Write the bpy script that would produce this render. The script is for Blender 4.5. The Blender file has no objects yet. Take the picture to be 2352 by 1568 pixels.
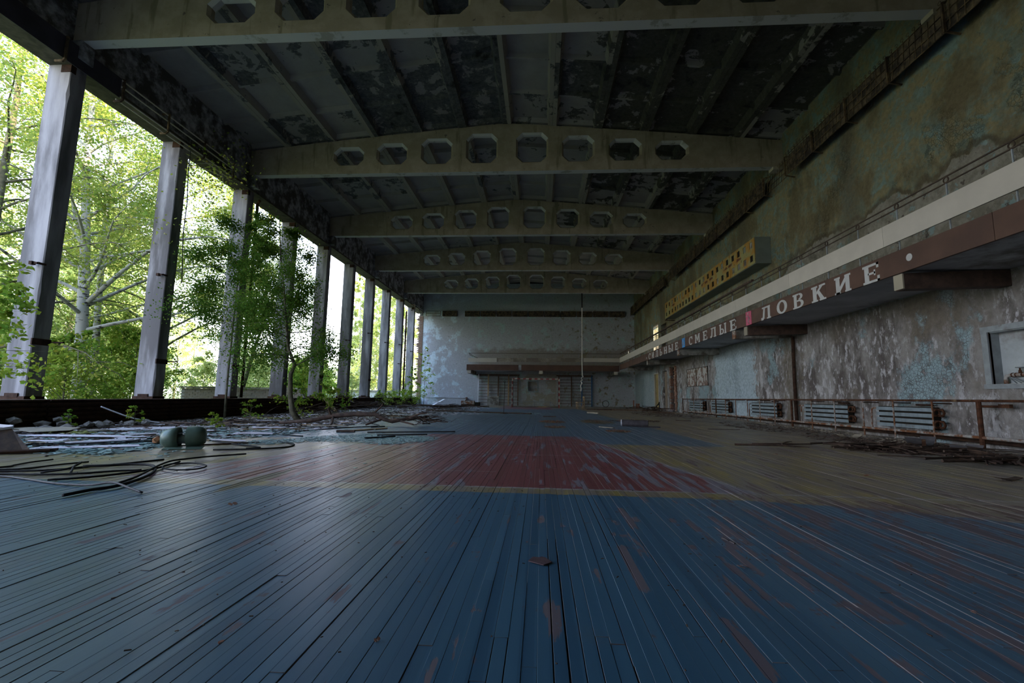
import bpy, bmesh, math, random
import numpy as np
from mathutils import Vector, Matrix
random.seed(7); rng = np.random.default_rng(7)
PI = math.pi
SC = bpy.context.scene; COL = SC.collection

# ---------------------------------------------------------------- camera
cam = bpy.data.cameras.new('camera'); camo = bpy.data.objects.new('camera', cam); COL.objects.link(camo)
cam.sensor_width = 36; cam.lens = 1037 / 2352 * 36; cam.clip_start = .05; cam.clip_end = 500
YAW, PITCH, ROLL, CAMZ = .0645, .1204, .0154, .77
f0 = Vector((-math.sin(YAW), math.cos(YAW), 0)); r0 = Vector((math.cos(YAW), math.sin(YAW), 0)); u0 = Vector((0, 0, 1))
fw = f0 * math.cos(PITCH) + u0 * math.sin(PITCH); u1 = u0 * math.cos(PITCH) - f0 * math.sin(PITCH)
rt = r0 * math.cos(ROLL) + u1 * math.sin(ROLL); up = u1 * math.cos(ROLL) - r0 * math.sin(ROLL)
M3 = Matrix((rt, up, -fw)).transposed()
camo.matrix_world = Matrix.Translation((0, 0, CAMZ)) @ M3.to_4x4()
SC.camera = camo
# ---------------------------------------------------------------- sky, sun, exposure
W = bpy.data.worlds.new('world'); SC.world = W; W.use_nodes = True
wn = W.node_tree.nodes; wl = W.node_tree.links
for n in list(wn): wn.remove(n)
tc = wn.new('ShaderNodeTexCoord'); sx = wn.new('ShaderNodeSeparateXYZ'); rp = wn.new('ShaderNodeValToRGB')   # thin bright haze: white at the horizon, pale blue overhead
rp.color_ramp.elements[0].position = .0; rp.color_ramp.elements[0].color = (1, .98, 1, 1)
rp.color_ramp.elements[1].position = .55; rp.color_ramp.elements[1].color = (.42, .60, 1, 1)
bgn = wn.new('ShaderNodeBackground'); bgn.inputs['Strength'].default_value = 2.9
wo = wn.new('ShaderNodeOutputWorld')
wl.new(tc.outputs['Generated'], sx.inputs[0]); wl.new(sx.outputs[2], rp.inputs[0])
wl.new(rp.outputs[0], bgn.inputs['Color']); wl.new(bgn.outputs[0], wo.inputs['Surface'])
sun = bpy.data.lights.new('sun', 'SUN'); sun.energy = 12; sun.angle = math.radians(.6); sun.color = (1, .84, .58)
suno = bpy.data.objects.new('sun', sun); COL.objects.link(suno)
sd = Vector((-.84, .34, -.58)).normalized()            # direction in which sunlight travels
suno.rotation_euler = sd.to_track_quat('-Z', 'Y').to_euler()
VS = SC.view_settings
VS.view_transform = 'Standard'; VS.look = 'None'; VS.gamma = 1; VS.use_curve_mapping = False; VS.exposure = 1.1
SC.cycles.use_denoising = True
SC.cycles.max_bounces = 8; SC.cycles.diffuse_bounces = 4; SC.cycles.transparent_max_bounces = 8
SC.cycles.use_adaptive_sampling = True; SC.cycles.adaptive_threshold = .02; SC.cycles.sample_clamp_indirect = 8

# ---------------------------------------------------------------- helpers: objects
def tag(o, label=None, cat=None, group=None, kind=None):
    if label: o['label'] = label
    if cat: o['category'] = cat
    if group: o['group'] = group
    if kind: o['kind'] = kind
    return o
def empty(name, loc=(0, 0, 0), rz=0):
    o = bpy.data.objects.new(name, None); COL.objects.link(o); o.location = loc; o.rotation_euler = (0, 0, rz)
    o.empty_display_size = .2
    return o
def thing(name, label, cat, loc=(0, 0, 0), group=None, rz=0):
    return tag(empty(name, loc, rz), label, cat, group)
class MB:
    def __init__(s): s.v = []; s.f = []
    def add(s, vs, fs):
        b = len(s.v); s.v += [tuple(p) for p in vs]; s.f += [tuple(b + i for i in f) for f in fs]; return s
    def box(s, x0, x1, y0, y1, z0, z1):
        return s.add([(x, y, z) for z in (z0, z1) for y in (y0, y1) for x in (x0, x1)],
                     [(0, 2, 3, 1), (4, 5, 7, 6), (0, 1, 5, 4), (2, 6, 7, 3), (0, 4, 6, 2), (1, 3, 7, 5)])
    def obox(s, c, ax, ay, az):                         # half-axis vectors
        c, ax, ay, az = map(Vector, (c, ax, ay, az))
        return s.add([c + i * ax + j * ay + k * az for k in (-1, 1) for j in (-1, 1) for i in (-1, 1)],
                     [(0, 2, 3, 1), (4, 5, 7, 6), (0, 1, 5, 4), (2, 6, 7, 3), (0, 4, 6, 2), (1, 3, 7, 5)])
    def bar(s, a, b, w, h, upv=(0, 0, 1)):              # rectangular bar from a to b
        a = Vector(a); b = Vector(b); d = (b - a); L = d.length; d.normalize()
        sdv = d.cross(Vector(upv))
        if sdv.length < 1e-3: sdv = Vector((1, 0, 0))
        sdv.normalize(); u = sdv.cross(d)
        return s.obox((a + b) / 2, d * L / 2, sdv * w / 2, u * h / 2)
    def tube(s, pts, r, n=8, cap=True):
        pts = [Vector(p) for p in pts]; m = len(pts); rs = r if hasattr(r, '__len__') else [r] * m
        b = len(s.v); t0 = (pts[1] - pts[0]).normalized()
        nn = t0.orthogonal().normalized()
        for i, p in enumerate(pts):
            t = (pts[min(i + 1, m - 1)] - pts[max(i - 1, 0)]).normalized()
            nn = (nn - t * nn.dot(t))
            nn = nn.normalized() if nn.length > 1e-6 else t.orthogonal().normalized()
            bb = t.cross(nn)
            for k in range(n):
                a = 2 * PI * k / n
                s.v.append(tuple(p + (nn * math.cos(a) + bb * math.sin(a)) * rs[i]))
        for i in range(m - 1):
            for k in range(n):
                k2 = (k + 1) % n
                s.f.append((b + i * n + k, b + i * n + k2, b + (i + 1) * n + k2, b + (i + 1) * n + k))
        if cap:
            s.f.append(tuple(b + k for k in reversed(range(n)))); s.f.append(tuple(b + (m - 1) * n + k for k in range(n)))
        return s
    def ring(s, c, R, r, nrm=(1, 0, 0), n=14, m=6):
        nrm = Vector(nrm).normalized(); a = nrm.orthogonal().normalized(); bq = nrm.cross(a); c = Vector(c)
        b = len(s.v)
        for i in range(n):
            t = 2 * PI * i / n; d = a * math.cos(t) + bq * math.sin(t)
            for k in range(m):
                q = 2 * PI * k / m; s.v.append(tuple(c + d * (R + r * math.cos(q)) + nrm * r * math.sin(q)))
        for i in range(n):
            for k in range(m):
                s.f.append((b + i * m + k, b + ((i + 1) % n) * m + k, b + ((i + 1) % n) * m + (k + 1) % m, b + i * m + (k + 1) % m))
        return s
    def prism(s, poly, origin, U, V, N, t):             # planar polygon extruded by t along N
        o, U, V, N = map(Vector, (origin, U, V, N)); n = len(poly)
        A = [o + U * p[0] + V * p[1] for p in poly]; B = [p + N * t for p in A]
        return s.add(A + B, [tuple(reversed(range(n))), tuple(range(n, 2 * n))] + [(i, (i + 1) % n, n + (i + 1) % n, n + i) for i in range(n)])
    def lathe(s, prof, c=(0, 0, 0), n=16, axis=(0, 0, 1)):
        ax = Vector(axis).normalized(); a = ax.orthogonal().normalized(); bq = ax.cross(a); c = Vector(c); b = len(s.v); m = len(prof)
        for r, h in prof:
            for k in range(n):
                t = 2 * PI * k / n; s.v.append(tuple(c + ax * h + (a * math.cos(t) + bq * math.sin(t)) * r))
        for i in range(m - 1):
            for k in range(n):
                k2 = (k + 1) % n; s.f.append((b + i * n + k, b + i * n + k2, b + (i + 1) * n + k2, b + (i + 1) * n + k))
        return s
    def rock(s, c, r, sq=.6, sub=1):
        bm = bmesh.new(); bmesh.ops.create_icosphere(bm, subdivisions=sub, radius=1)
        k = [random.uniform(.6, 1.3) for _ in range(3)]; a = random.uniform(0, PI)
        vs = []
        for v in bm.verts:
            p = v.co * random.uniform(.75, 1.15); x, y = p.x * k[0], p.y * k[1]
            vs.append((c[0] + r * (x * math.cos(a) - y * math.sin(a)), c[1] + r * (x * math.sin(a) + y * math.cos(a)), c[2] + r * sq * k[2] * p.z))
        fs = [tuple(v.index for v in f.verts) for f in bm.faces]; bm.free()
        return s.add(vs, fs)
    def mesh(s, name, mat, off=(0, 0, 0), smooth=False, fix=True):
        me = bpy.data.meshes.new(name)
        me.from_pydata([(x - off[0], y - off[1], z - off[2]) for x, y, z in s.v], [], s.f)
        if fix:
            bm = bmesh.new(); bm.from_mesh(me); bmesh.ops.recalc_face_normals(bm, faces=bm.faces); bm.to_mesh(me); bm.free()
        if smooth: me.polygons.foreach_set('use_smooth', [True] * len(me.polygons))
        me.materials.append(mat); return me
    def obj(s, name, mat, parent=None, smooth=False, label=None, local=False, fix=True):
        if parent is None:
            xs, ys, zs = zip(*s.v); off = ((min(xs) + max(xs)) / 2, (min(ys) + max(ys)) / 2, min(zs))
        else:
            off = (0, 0, 0) if local else tuple(parent.location if parent.parent is None else parent.location + parent.parent.location)
        o = bpy.data.objects.new(name, s.mesh(name, mat, off, smooth, fix)); COL.objects.link(o)
        if parent is None: o.location = off
        else: o.parent = parent
        if label: o['label'] = label
        return o
def inst(name, mesh, parent=None, loc=(0, 0, 0), rot=(0, 0, 0), scale=(1, 1, 1)):
    o = bpy.data.objects.new(name, mesh); COL.objects.link(o); o.location = loc; o.rotation_euler = rot; o.scale = scale
    if parent: o.parent = parent
    return o
def copy_tree(o, parent=None):
    c = o.copy(); COL.objects.link(c)
    if parent: c.parent = parent
    for ch in list(o.children): copy_tree(ch, c)
    return c
def wall_grid(mb, u0, u1, v0, v1, holes, P, depth):
    """wall plate in (u,v) with rectangular holes; P(u,v,d) -> xyz; d = 0 front, depth back"""
    us = sorted({u0, u1, *[h[0] for h in holes], *[h[1] for h in holes]}); vs = sorted({v0, v1, *[h[2] for h in holes], *[h[3] for h in holes]})
    us = [u for u in us if u0 <= u <= u1]; vs = [v for v in vs if v0 <= v <= v1]
    def q(a, b, c, d): mb.add([a, b, c, d], [(0, 1, 2, 3)])
    for i in range(len(us) - 1):
        for j in range(len(vs) - 1):
            a, b, c, d = us[i], us[i + 1], vs[j], vs[j + 1]; m = ((a + b) / 2, (c + d) / 2)
            if any(h[0] < m[0] < h[1] and h[2] < m[1] < h[3] for h in holes): continue
            for dd in (0, depth): q(P(a, c, dd), P(b, c, dd), P(b, d, dd), P(a, d, dd))
    for a, b, c, d in list(holes) + [(u0, u1, v0, v1)]:
        for (p, q2) in (((a, c), (b, c)), ((b, c), (b, d)), ((b, d), (a, d)), ((a, d), (a, c))):
            q(P(p[0], p[1], 0), P(q2[0], q2[1], 0), P(q2[0], q2[1], depth), P(p[0], p[1], depth))

LAND = [(-4.95, 6.05, 'the green lamp housing'), (-6.35, 5.0, 'the rusty channel at the left edge'), (-3.2, 7.7, 'the glass litter'), (-6.7, 12.3, 'the sapling'), (-4.4, 11.0, 'the fallen bough'), (-2.4, 9.1, 'the long black strip'), (-9.2, 8.2, 'the rubble by the nearest column'), (-7.6, 16., 'the yellow-green shrub'), (-1.6, 20., 'the rod stand'), (-9.0, 24., 'the far stick heap'), (-6.5, 28.6, 'the white plastic scraps'), (-5.2, 34., 'the rusty white box'), (5.8, 7.7, 'the twig pile on the right'), (-8.0, 9.9, 'the weeds by the heater casing'), (-7.8, 19.5, 'the leaning orange plank')]
USED = {}
def where(x, y):
    d, lx, ly, w = min(((x - a) ** 2 + ((y - b) * .8) ** 2, a, b, w) for a, b, w in LAND)
    k = abs(x - lx) > .6 * abs(y - ly)
    return (('just ' if d < .5 else '') + ('right of ' if x > lx else 'left of ')) + w if k else ('beyond ' if y > ly else 'in front of ') + w
def uniq(base, x, y):
    s = base + ' ' + where(x, y); USED[s] = USED.get(s, 0) + 1
    return s if USED[s] == 1 else s + ', ' + ('another', 'a third', 'a fourth', 'a fifth', 'a sixth', 'a seventh', 'an eighth', 'a ninth', 'a tenth', 'one more', 'a twelfth', 'a thirteenth')[min(USED[s] - 2, 11)] + ' one there'
NTH = ('first', 'second', 'third', 'fourth', 'fifth', 'sixth', 'seventh', 'eighth', 'ninth', 'tenth')
def opening(x, y):
    """which opening between columns a point outside is seen through"""
    yc = y * 10.25 / abs(x); k = int((yc - 8.42) // 3)
    return 'left of the nearest column' if k < 0 else 'between the ' + NTH[min(k, 8)] + ' and ' + NTH[min(k + 1, 9)] + ' columns'
# ---------------------------------------------------------------- helpers: materials
class NT:
    def __init__(s, name):
        s.m = bpy.data.materials.new(name); s.m.use_nodes = True; s.t = s.m.node_tree
        s.b = s.t.nodes['Principled BSDF']; s.out = s.t.nodes['Material Output']; s._pos = None
    def n(s, typ, **kw):
        x = s.t.nodes.new(typ)
        for k, v in kw.items(): setattr(x, k, v)
        return x
    def link(s, a, b): s.t.links.new(a, b)
    def put(s, inp, v):
        if isinstance(v, (int, float)): inp.default_value = v
        elif isinstance(v, (tuple, list)):
            inp.default_value = tuple(v) + ((1,) if len(v) == 3 and len(inp.default_value) == 4 else ())
        else: s.link(v, inp)
    def pos(s):
        if s._pos is None: s._pos = s.n('ShaderNodeNewGeometry').outputs['Position']
        return s._pos
    def xyz(s):
        x = s.n('ShaderNodeSeparateXYZ'); s.link(s.pos(), x.inputs[0]); return x.outputs
    def obco(s): return s.n('ShaderNodeTexCoord').outputs['Object']
    def rnd(s): return s.n('ShaderNodeObjectInfo').outputs['Random']
    def map(s, v, scale=(1, 1, 1), loc=(0, 0, 0)):
        x = s.n('ShaderNodeMapping'); s.link(v, x.inputs[0]); x.inputs['Scale'].default_value = scale
        x.inputs['Location'].default_value = loc; return x.outputs[0]
    def noise(s, v, scale=1, det=5, rough=.55, dist=0, lac=2):
        x = s.n('ShaderNodeTexNoise'); s.link(v, x.inputs['Vector']); x.inputs['Scale'].default_value = scale
        x.inputs['Detail'].default_value = det; x.inputs['Roughness'].default_value = rough; x.inputs['Distortion'].default_value = dist
        return x.outputs[0]
    def vor(s, v, scale=1, feature='F1', out='Distance'):
        x = s.n('ShaderNodeTexVoronoi', feature=feature); s.link(v, x.inputs['Vector']); x.inputs['Scale'].default_value = scale; return x.outputs[out]
    def wnoise(s, v, out='Value', dim='3D'):
        x = s.n('ShaderNodeTexWhiteNoise', noise_dimensions=dim); s.link(v, x.inputs['Vector' if dim != '1D' else 'W']); return x.outputs[out]
    def m_(s, op, a, b=0., c=0., clamp=False):
        x = s.n('ShaderNodeMath', operation=op, use_clamp=clamp)
        for i, v in enumerate((a, b, c)): s.put(x.inputs[i], v)
        return x.outputs[0]
    def step(s, v, lo, hi):                              # smooth 0..1 between lo and hi
        x = s.n('ShaderNodeMapRange', interpolation_type='SMOOTHSTEP'); s.put(x.inputs[0], v)
        s.put(x.inputs[1], lo); s.put(x.inputs[2], hi); return x.outputs[0]
    def mix(s, f, a, b):
        x = s.n('ShaderNodeMix', data_type='RGBA'); s.put(x.inputs[0], f); s.put(x.inputs[6], a); s.put(x.inputs[7], b); return x.outputs[2]
    def mul(s, col, f):
        x = s.n('ShaderNodeVectorMath', operation='SCALE'); s.put(x.inputs[0], col); s.put(x.inputs['Scale'], f); return x.outputs[0]
    def bump(s, h, st=.3, d=.02):
        x = s.n('ShaderNodeBump'); x.inputs['Strength'].default_value = st; x.inputs['Distance'].default_value = d
        s.link(h, x.inputs['Height']); s.link(x.outputs[0], s.b.inputs['Normal'])
    def done(s, col, rough=.8, metal=0, spec=.5):
        s.put(s.b.inputs['Base Color'], col); s.put(s.b.inputs['Roughness'], rough); s.put(s.b.inputs['Metallic'], metal)
        s.b.inputs['Specular IOR Level'].default_value = spec
        return s.m
def simple(name, col, rough=.7, metal=0, var=.25, scale=8, dirt=None, damt=.5, bump=.15, streak=1, spec=.5, rv=0):
    t = NT(name); v = t.map(t.pos(), (1, 1, streak)); a = t.noise(v, scale, 6)
    c = t.mix(t.step(a, .3, .7), tuple(x * (1 - var) for x in col), tuple(min(1, x * (1 + var)) for x in col))
    if dirt:
        d = t.noise(v, scale * .37, 8, .65); c = t.mix(t.step(d, 1 - damt - .08, 1 - damt + .08), c, dirt)
    if rv: c = t.mul(c, t.m_('ADD', t.m_('MULTIPLY', t.rnd(), rv * 2), 1 - rv))
    if bump: t.bump(t.noise(t.pos(), scale * 4, 4), bump, .01)
    return t.done(c, rough, metal, spec)
# ---------------------------------------------------------------- materials of the hall
def mat_floor():
    t = NT('painted_floor_boards'); X = t.xyz(); x, y = X[0], X[1]; m = t.m_
    lane = m('FLOOR', m('DIVIDE', m('ADD', x, 10.2), .0463)); lr = t.wnoise(lane, dim='1D')
    cv = t.n('ShaderNodeCombineXYZ'); t.put(cv.inputs[0], m('MULTIPLY', lane, 3.71)); t.put(cv.inputs[1], y); lanev = cv.outputs[0]
    n_lane = t.noise(t.map(lanev, (1, .55, 1)), 1.0, 3)
    fine = t.noise(t.map(t.pos(), (60, 2.2, 1)), 1.3, 6, .6); mid = t.noise(t.map(t.pos(), (3, .8, 1)), 1.3, 6, .6)
    wear = t.noise(t.map(t.pos(), (9, 1.1, 1)), 1.0, 8, .62, .4)
    big = t.noise(t.pos(), .45, 3)
    g = lambda v, a: m('GREATER_THAN', v, a); l = lambda v, a: m('LESS_THAN', v, a)
    A = lambda *a: (a[0] if len(a) == 1 else m('MULTIPLY', a[0], A(*a[1:])))
    jit = m('MULTIPLY', m('SUBTRACT', t.noise(lanev, 3.1, 2), .5), .05); yj = m('ADD', y, jit); xj = m('ADD', x, m('MULTIPLY', jit, 1.5))
    blue = t.mix(mid, (.026, .086, .150), (.048, .126, .200))
    blue = t.mix(m('MULTIPLY', lr, .35), blue, (.07, .15, .20))
    yel = t.mix(t.step(mid, .35, .6), (.29, .225, .065), (.225, .18, .10)); yel = t.mix(t.step(wear, .40, .60), yel, (.195, .165, .135))
    # yellow region beyond the arc
    dx = m('MAXIMUM', m('SUBTRACT', xj, 1.0), 0.); arc = m('SUBTRACT', m('SQRT', m('MAXIMUM', m('SUBTRACT', 25., m('MULTIPLY', dx, dx)), 0.)), 1.27)
    isY = g(m('SUBTRACT', yj, arc), 0.)
    c = t.mix(isY, blue, yel)
    blue2 = t.mix(mid, (.058, .118, .175), (.10, .155, .20))
    isB2 = A(g(yj, 7.72), l(xj, m('SUBTRACT', 3.25, m('MULTIPLY', yj, .028))), g(xj, -5.6), l(yj, 30.))
    c = t.mix(isB2, c, blue2)
    isB3 = A(g(yj, 10.), g(xj, -9.6), l(xj, -5.5)); c = t.mix(isB3, c, (.12, .14, .145))
    red = t.mix(mid, (.215, .055, .058), (.150, .050, .056))
    side = t.step(x, .2, 1.6); lft = t.step(x, -2.0, -3.2)
    peel = t.step(m('ADD', wear, m('MULTIPLY', m('ADD', side, lft), .10)), .56, .60)
    red = t.mix(peel, red, (.20, .18, .215))
    xl = m('ADD', -4.98, m('MULTIPLY', yj, .31)); xr = m('SUBTRACT', 2.6, m('MULTIPLY', yj, .205))
    dl = m('SUBTRACT', xj, xl); dr = m('SUBTRACT', xr, xj)
    isR = A(g(yj, 3.96), l(yj, 9.05), g(dl, 0.), g(dr, 0.)); c = t.mix(isR, c, red)
    isR2 = A(g(yj, 27.5), l(yj, 34.), g(xj, -2.6), l(xj, .8)); c = t.mix(isR2, c, red)
    # thin white court lines
    def band(v, a, w): return m('LESS_THAN', m('ABSOLUTE', m('SUBTRACT', v, a)), w)
    wl_ = A(band(yj, 3.95, .022), g(xj, -4.3), l(xj, 3.9))
    wl_ = m('MAXIMUM', wl_, A(band(dr, 0., .022), g(yj, 3.95), l(yj, 9.05)))
    wl_ = m('MAXIMUM', wl_, A(band(dl, 0., .022), g(yj, 3.95), l(yj, 9.05)))
    for yy, a, b in ((4.73, -1.4, -.45), (6.14, -2.1, .9), (7.53, -1.9, .9)):
        wl_ = m('MAXIMUM', wl_, A(band(yj, yy, .014), g(x, a), l(x, b)))
    wl_ = m('MAXIMUM', wl_, A(band(xj, 3.05, .02), g(yj, 7.8), l(yj, 30.)))
    c = t.mix(A(wl_, l(wear, .57), .7), c, (.36, .35, .36))
    # worn through to brown undercoat on the blue
    wa = m('ADD', wear, m('ADD', m('MULTIPLY', t.step(x, .3, 2.2), .055), m('MULTIPLY', m('SUBTRACT', n_lane, .5), .22)))
    wb_ = t.noise(t.map(lanev, (1, 1.5, 1)), 1.0, 5, .6, .3); isw = A(t.step(m('ADD', m('ADD', m('MULTIPLY', wb_, .72), m('MULTIPLY', t.noise(t.map(t.pos(), (22, 3.2, 1)), 1.0, 7, .65), .28)), m('MULTIPLY', m('ADD', t.step(x, -.3, 2.2), m('SUBTRACT', t.noise(t.pos(), 1.1, 3), .5)), .10)), .605, .625), l(y, 3.8)); isw = m('MAXIMUM', isw, A(t.step(wa, .655, .675), l(y, 7.7))); c = t.mix(m('MULTIPLY', isw, .75), c, (.16, .105, .10))
    # dried puddles and grime
    for px, py, rx, ry in ((.36, 14.3, .45, .8), (.37, 11.8, .3, .5), (1.8, 14.8, .55, 1.2), (1.8, 10.8, .3, .4), (-2.5, 4.0, .09, .55)):
        q = m('ADD', m('POWER', m('ABSOLUTE', m('DIVIDE', m('SUBTRACT', x, px), rx)), 2.), m('POWER', m('ABSOLUTE', m('DIVIDE', m('SUBTRACT', y, py), ry)), 2.))
        q = m('ADD', q, m('MULTIPLY', m('SUBTRACT', t.noise(t.pos(), 4, 4), .5), 2.2)); c = t.mix(t.step(q, 1.05, .85), c, (.075, .062, .03))
    dust = t.step(m('ADD', t.noise(t.pos(), .9, 8, .6), m('MULTIPLY', t.step(m('ABSOLUTE', m('ADD', x, 1.2)), 4.2, 9.), .33)), .58, .78)
    c = t.mix(m('MULTIPLY', dust, .75), c, (.14, .135, .12))
    c = t.mul(c, m('ADD', .80, m('MULTIPLY', m('ADD', lr, fine), .22)))
    nz = t.n('ShaderNodeSeparateXYZ'); t.link(t.n('ShaderNodeNewGeometry').outputs['Normal'], nz.inputs[0])
    c = t.mix(l(nz.outputs[2], .6), c, t.mix(t.wnoise(m('ADD', lane, .5), dim='1D'), (.08, .06, .055), (.27, .235, .22)))
    t.bump(m('ADD', m('MULTIPLY', fine, .6), m('MULTIPLY', isw, -.5)), .22, .003)
    r = m('ADD', .24, m('ADD', m('MULTIPLY', isw, .35), m('MULTIPLY', m('ADD', dust, m('ADD', fine, mid)), .12)))
    return t.done(c, r, 0, .5)
M_FLOOR = mat_floor()

def mat_wall_right():
    t = NT('peeling_plaster_wall'); X = t.xyz(); y, z = X[1], X[2]; m = t.m_; p = t.pos()
    ps = t.map(p, (1, 1.25, .55)); big = t.noise(p, .38, 5, .6); st = t.noise(ps, 1.6, 8, .65); sp = t.noise(p, 3.2, 9, .7); fine = t.noise(p, 11, 6, .65)
    # upper part: green paint going ochre, patchy
    up_ = t.mix(t.step(sp, .42, .56), (.185, .225, .175), (.24, .21, .115)); up_ = t.mix(t.step(t.noise(p, 1.7, 8, .7, .5), .55, .60), up_, (.19, .26, .23))
    up_ = t.mix(t.step(m('ADD', big, m('MULTIPLY', st, .5)), .72, .85), up_, (.16, .135, .075))
    fleck = t.step(t.noise(p, 7, 9, .75), .60, .64); up_ = t.mix(m('MULTIPLY', fleck, .7), up_, (.11, .10, .07))
    # between gallery and damp line: grey brown with spots
    lo_ = t.mix(t.step(sp, .42, .58), (.20, .185, .145), (.27, .255, .21))
    lo_ = t.mix(t.step(t.noise(p, 2.4, 7, .7), .56, .60), lo_, (.22, .30, .29))
    lo_ = t.mix(t.step(t.noise(p, 5, 4, .5), .64, .67), lo_, (.10, .085, .07))
    zl = m('ADD', 5.25, m('MULTIPLY', m('SUBTRACT', t.noise(t.map(p, (1, .6, .3)), 1.6, 6), .5), 1.6))
    zl = m('SUBTRACT', zl, m('MULTIPLY', t.step(y, 13., 16.), .6))
    dz = m('SUBTRACT', z, zl)
    c = t.mix(t.step(dz, -.04, .05), lo_, up_)
    c = t.mix(m('MULTIPLY', m('MULTIPLY', t.step(dz, -.02, .03), t.step(dz, .22, .08)), .8), c, (.095, .08, .05))
    # below the gallery: bare grey plaster, whitish runs, pale blue paint left in places
    b0 = t.mix(t.step(st, .38, .62), (.30, .285, .27), (.115, .10, .092))
    b0 = t.mix(t.step(t.noise(ps, 5.5, 9, .75), .53, .60), b0, (.50, .49, .51)); b0 = t.mix(t.step(t.noise(ps, 2.1, 9, .72, .4), .54, .62), b0, (.46, .45, .46))
    b0 = t.mix(t.step(big, .50, .66), b0, (.17, .145, .115))
    rc = t.vor(t.map(p, (1, 1, 1)), 14, 'DISTANCE_TO_EDGE'); flake = m('MULTIPLY', t.step(t.noise(t.map(p, (1, 1, .8), (0, 3, 0)), .62, 7, .62), .55, .60), t.step(sp, .36, .44))
    flake = m('MULTIPLY', flake, t.step(m('ADD', rc, m('MULTIPLY', sp, .2)), .10, .16))
    b0 = t.mix(flake, b0, (.30, .40, .43))
    # the large clean blue panel
    ye = m('ADD', y, m('MULTIPLY', m('SUBTRACT', sp, .5), 2.4)); clean = m('MULTIPLY', m('MULTIPLY', t.step(ye, 16.9, 17.1), t.step(ye, 21.0, 20.6)), t.step(m('ADD', z, m('MULTIPLY', sp, .6)), .35, .5))
    b0 = t.mix(clean, b0, t.mix(t.step(fine, .3, .7), (.36, .45, .50), (.44, .53, .58)))
    c3 = m('MULTIPLY', t.step(ye, 30.8, 31.6), 1.); b0 = t.mix(m('MULTIPLY', c3, .8), b0, (.36, .44, .47))
    b0 = t.mix(m('MULTIPLY', m('MULTIPLY', t.step(ye, 14.0, 14.3), t.step(ye, 15.2, 14.8)), .7), b0, (.16, .135, .10))
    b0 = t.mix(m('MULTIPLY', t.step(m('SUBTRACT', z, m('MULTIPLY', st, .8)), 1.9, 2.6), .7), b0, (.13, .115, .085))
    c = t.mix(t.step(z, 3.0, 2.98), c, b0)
    # damp runs below every roof beam
    d = m('ABSOLUTE', m('SUBTRACT', m('MODULO', m('ADD', y, 3.55), 6.), 3.)); run = m('MULTIPLY', t.step(m('ADD', d, m('MULTIPLY', st, .8)), 1.0, .5), t.step(z, 3.2, 5.))
    c = t.mix(m('MULTIPLY', run, .75), c, (.13, .115, .075))
    h = m('ADD', m('MULTIPLY', fine, .5), m('ADD', m('MULTIPLY', flake, .5), m('MULTIPLY', sp, 1.2)))
    t.bump(h, 1., .04); c = t.mul(c, m('ADD', .55, m('MULTIPLY', fine, .95)))
    return t.done(c, .85, 0, .25)
M_WALLR = mat_wall_right()

def mat_wall_far():
    t = NT('pale_blue_wall'); X = t.xyz(); x, z = X[0], X[2]; m = t.m_; p = t.pos()
    sp = t.noise(p, 1.4, 8, .65); st = t.noise(t.map(p, (1.5, 1, .3)), .9, 6, .6); fine = t.noise(p, 8, 8, .7)
    c = t.mix(t.step(sp, .30, .72), (.50, .62, .68), (.70, .80, .88))
    c = t.mix(m('MULTIPLY', t.step(x, -9.4, -4.5), .9), c, (.40, .53, .51))  # left end stays paler: daylight from the openings painted into the colour
    c = t.mix(m('MULTIPLY', t.step(m('ADD', sp, m('MULTIPLY', t.step(x, -10.4, -8), -.12)), .50, .42), .8), c, (.44, .43, .46))
    zz = m('ADD', z, m('MULTIPLY', m('SUBTRACT', sp, .5), 1.6)); band = m('MULTIPLY', t.step(zz, 4.9, 4.5), t.step(x, -6.3, -5.0))
    band = m('MULTIPLY', band, t.step(z, 3.3, 3.4)); c = t.mix(m('MULTIPLY', band, .8), c, (.26, .225, .185))
    c = t.mix(m('MULTIPLY', t.step(t.noise(p, 2.2, 9, .7), .55, .62), t.step(x, -3, 4)), c, (.24, .21, .13))
    c = t.mix(m('MULTIPLY', t.step(t.noise(p, 6, 9, .78), .58, .61), .75), c, (.20, .18, .16))
    c = t.mix(m('MULTIPLY', t.step(z, 7.7, 8.1), .55), c, (.34, .40, .40))
    low = m('MULTIPLY', t.step(z, 2.7, 2.6), m('MULTIPLY', t.step(x, -2.0, -1.7), t.step(x, 1.5, 1.2)))
    c = t.mix(m('MULTIPLY', low, t.step(t.noise(p, 1.2, 6), .5, .53)), c, (.38, .36, .30))
    t.bump(m('ADD', fine, sp), .8, .03); c = t.mul(c, m('ADD', .62, m('MULTIPLY', fine, .76)))
    return t.done(c, .85, 0, .25)
M_WALLF = mat_wall_far()

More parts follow.
